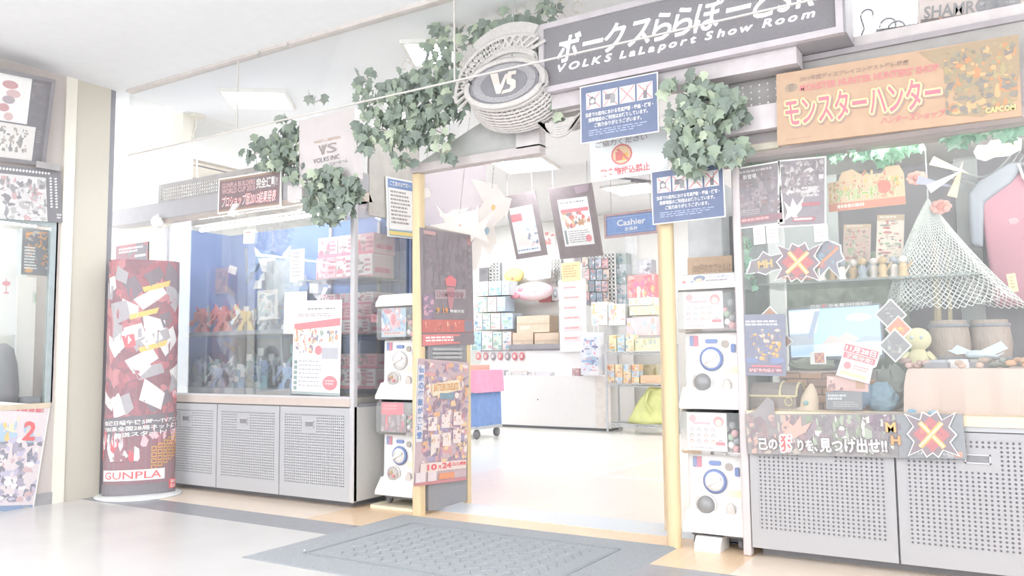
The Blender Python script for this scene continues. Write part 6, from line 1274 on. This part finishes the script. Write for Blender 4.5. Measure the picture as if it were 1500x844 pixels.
# leaf garlands and flowers at the top of the case
GLF = [mat('plastic_leaf_a', (190, 232, 206), .5, noise=.06), mat('plastic_leaf_b', (214, 242, 222), .5, noise=.06), mat('plastic_leaf_c', (168, 214, 184), .5, noise=.06)]; GL = [leaf_mesh(M, 'leaf') for M in GLF]
def garland(label, Y, x0, x1, yf, n, seed, size=.07, grp='leaf garlands in the right case'):
    rg = random.Random(seed); c = atY(x0, yf(x0), Y); t = thing('leaf_garland', label, 'garland', tuple(c), 0, grp)
    for i in range(n):
        x = x0+(x1-x0)*(i+rg.random())/n; p = atY(x, yf(x)+rg.uniform(-8, 12), Y); p.y += rg.uniform(-.06, .06); o = bpy.data.objects.new('leaf', GL[i % 3]); COL.objects.link(o); o.parent = t; o.location = p-c; z = size*rg.uniform(.7, 1.3); o.scale = (z,)*3; o.rotation_euler = (rg.uniform(-.5, .5), math.pi+rg.uniform(-1, 1), rg.uniform(-.8, .8))
    MB().tube([atY(x0+(x1-x0)*i/12, yf(x0+(x1-x0)*i/12), Y)-c for i in range(13)], .004, 5).obj('vine', STEM, t)
garland('pale green leaf garland along the top left of the right case', 4.72, 1092, 1250, lambda x: 232-.14*(x-1092), 40, 1, .06); garland('bright green leaf garland above the yellow picture sign', 4.85, 1212, 1345, lambda x: 226-.1*(x-1212)+8*math.sin(x*.05), 60, 2, .075); garland('pale leaf garland along the top right of the right case', 4.72, 1380, 1500, lambda x: 200-.1*(x-1380), 36, 3, .075)
garland('short trailing vine at the left post of the right case', 4.8, 1090, 1102, lambda x: 340+6*(x-1090), 22, 4, .05)
for x, y, r_, lb in ((1343, 261, .05, 'pink paper flower left of the net hook'), (1378, 303, .05, 'coral paper flower on the dark backdrop')):
    q = atY(x, y, 5.2); t = thing('paper_flower', lb, 'flower', tuple(q))
    for i in range(8): MB().ball((r_*.7*math.cos(R(45*i)), -.005*(i % 2), r_*.5*math.sin(R(45*i))), r_*.45, 8, 5, (1, .3, .8)).obj('petal', mat('petal_coral', (248, 200, 190), .7), t, True)
    MB().ball((0, -.02, 0), r_*.4, 8, 5, (1, .5, 1)).obj('centre', mat('petal_deep', (240, 160, 150), .7), t, True); MB().tube([(0, .01, 0), (0, .3, .02)], .002, 4).obj('wire', GREYD, t)
s = panel('cutout_title', 'white cut-out title with yellow letters hanging at the upper right of the case', 'sign', atY(1424, 212, 4.9), atY(1495, 196, 4.9), atY(1424, 240, 4.9), WHITE, .01, outline=[(0, .4), (.1, .1), (.3, .2), (.4, 0), (.7, .1), (.85, 0), (1, .3), (.95, .8), (.7, 1), (.4, .9), (.2, 1), (.05, .8)]); s.glow('ショウ', .15, .25, .85, .8, (250, 232, 190), (246, 190, 150), .03, bold=.03); s.done()
for i, (x, y, a, c, lb) in enumerate(((1392, 244, 30, (250, 236, 200), 'pale yellow paper pennant pointing right'), (1386, 262, -25, (250, 250, 250), 'long white paper pennant pointing down left'), (1402, 262, -70, (250, 220, 190), 'orange paper pennant pointing down'), (1372, 268, 20, (206, 206, 226), 'lilac paper pennant left of the others'))):
    q = atY(x, y, 5.0+.03*i); o = MB().prism([(-.1, .02), (.1, .0), (-.1, -.03)][::-1], 0, .004).obj('paper_pennant', mat('pennant_%d' % i, c, .7)); place(o, q, (0, R(a), 0)); tag(o, lb+' in the right case', 'pennant', 'paper pennants in the right case')
t = thing('cord_swags', 'pale cords swagged across the dark backdrop beside the jersey', 'cord', tuple(atY(1400, 230, 5.6)))
for k in range(3):
    a, b = atY(1395, 240+10*k, 5.6)-t.location, atY(1500, 195+16*k, 5.6)-t.location; MB().tube([a+(b-a)*i/12+Vector((0, 0, -.16*math.sin(math.pi*i/12))) for i in range(13)], .006, 5).obj('cord', mat('cord_grey', (196, 200, 200), .7), t)
o = MB().box(atY(1405, 400, 5.62).x, atY(1440, 400, 5.62).x, 5.66, 5.7, .9, 2.28).obj('sheer_curtain', mat_glass('sheer', (.95, .96, .95), .25, .1, .3)); tag(o, 'narrow sheer curtain between the net and the jersey', 'curtain')
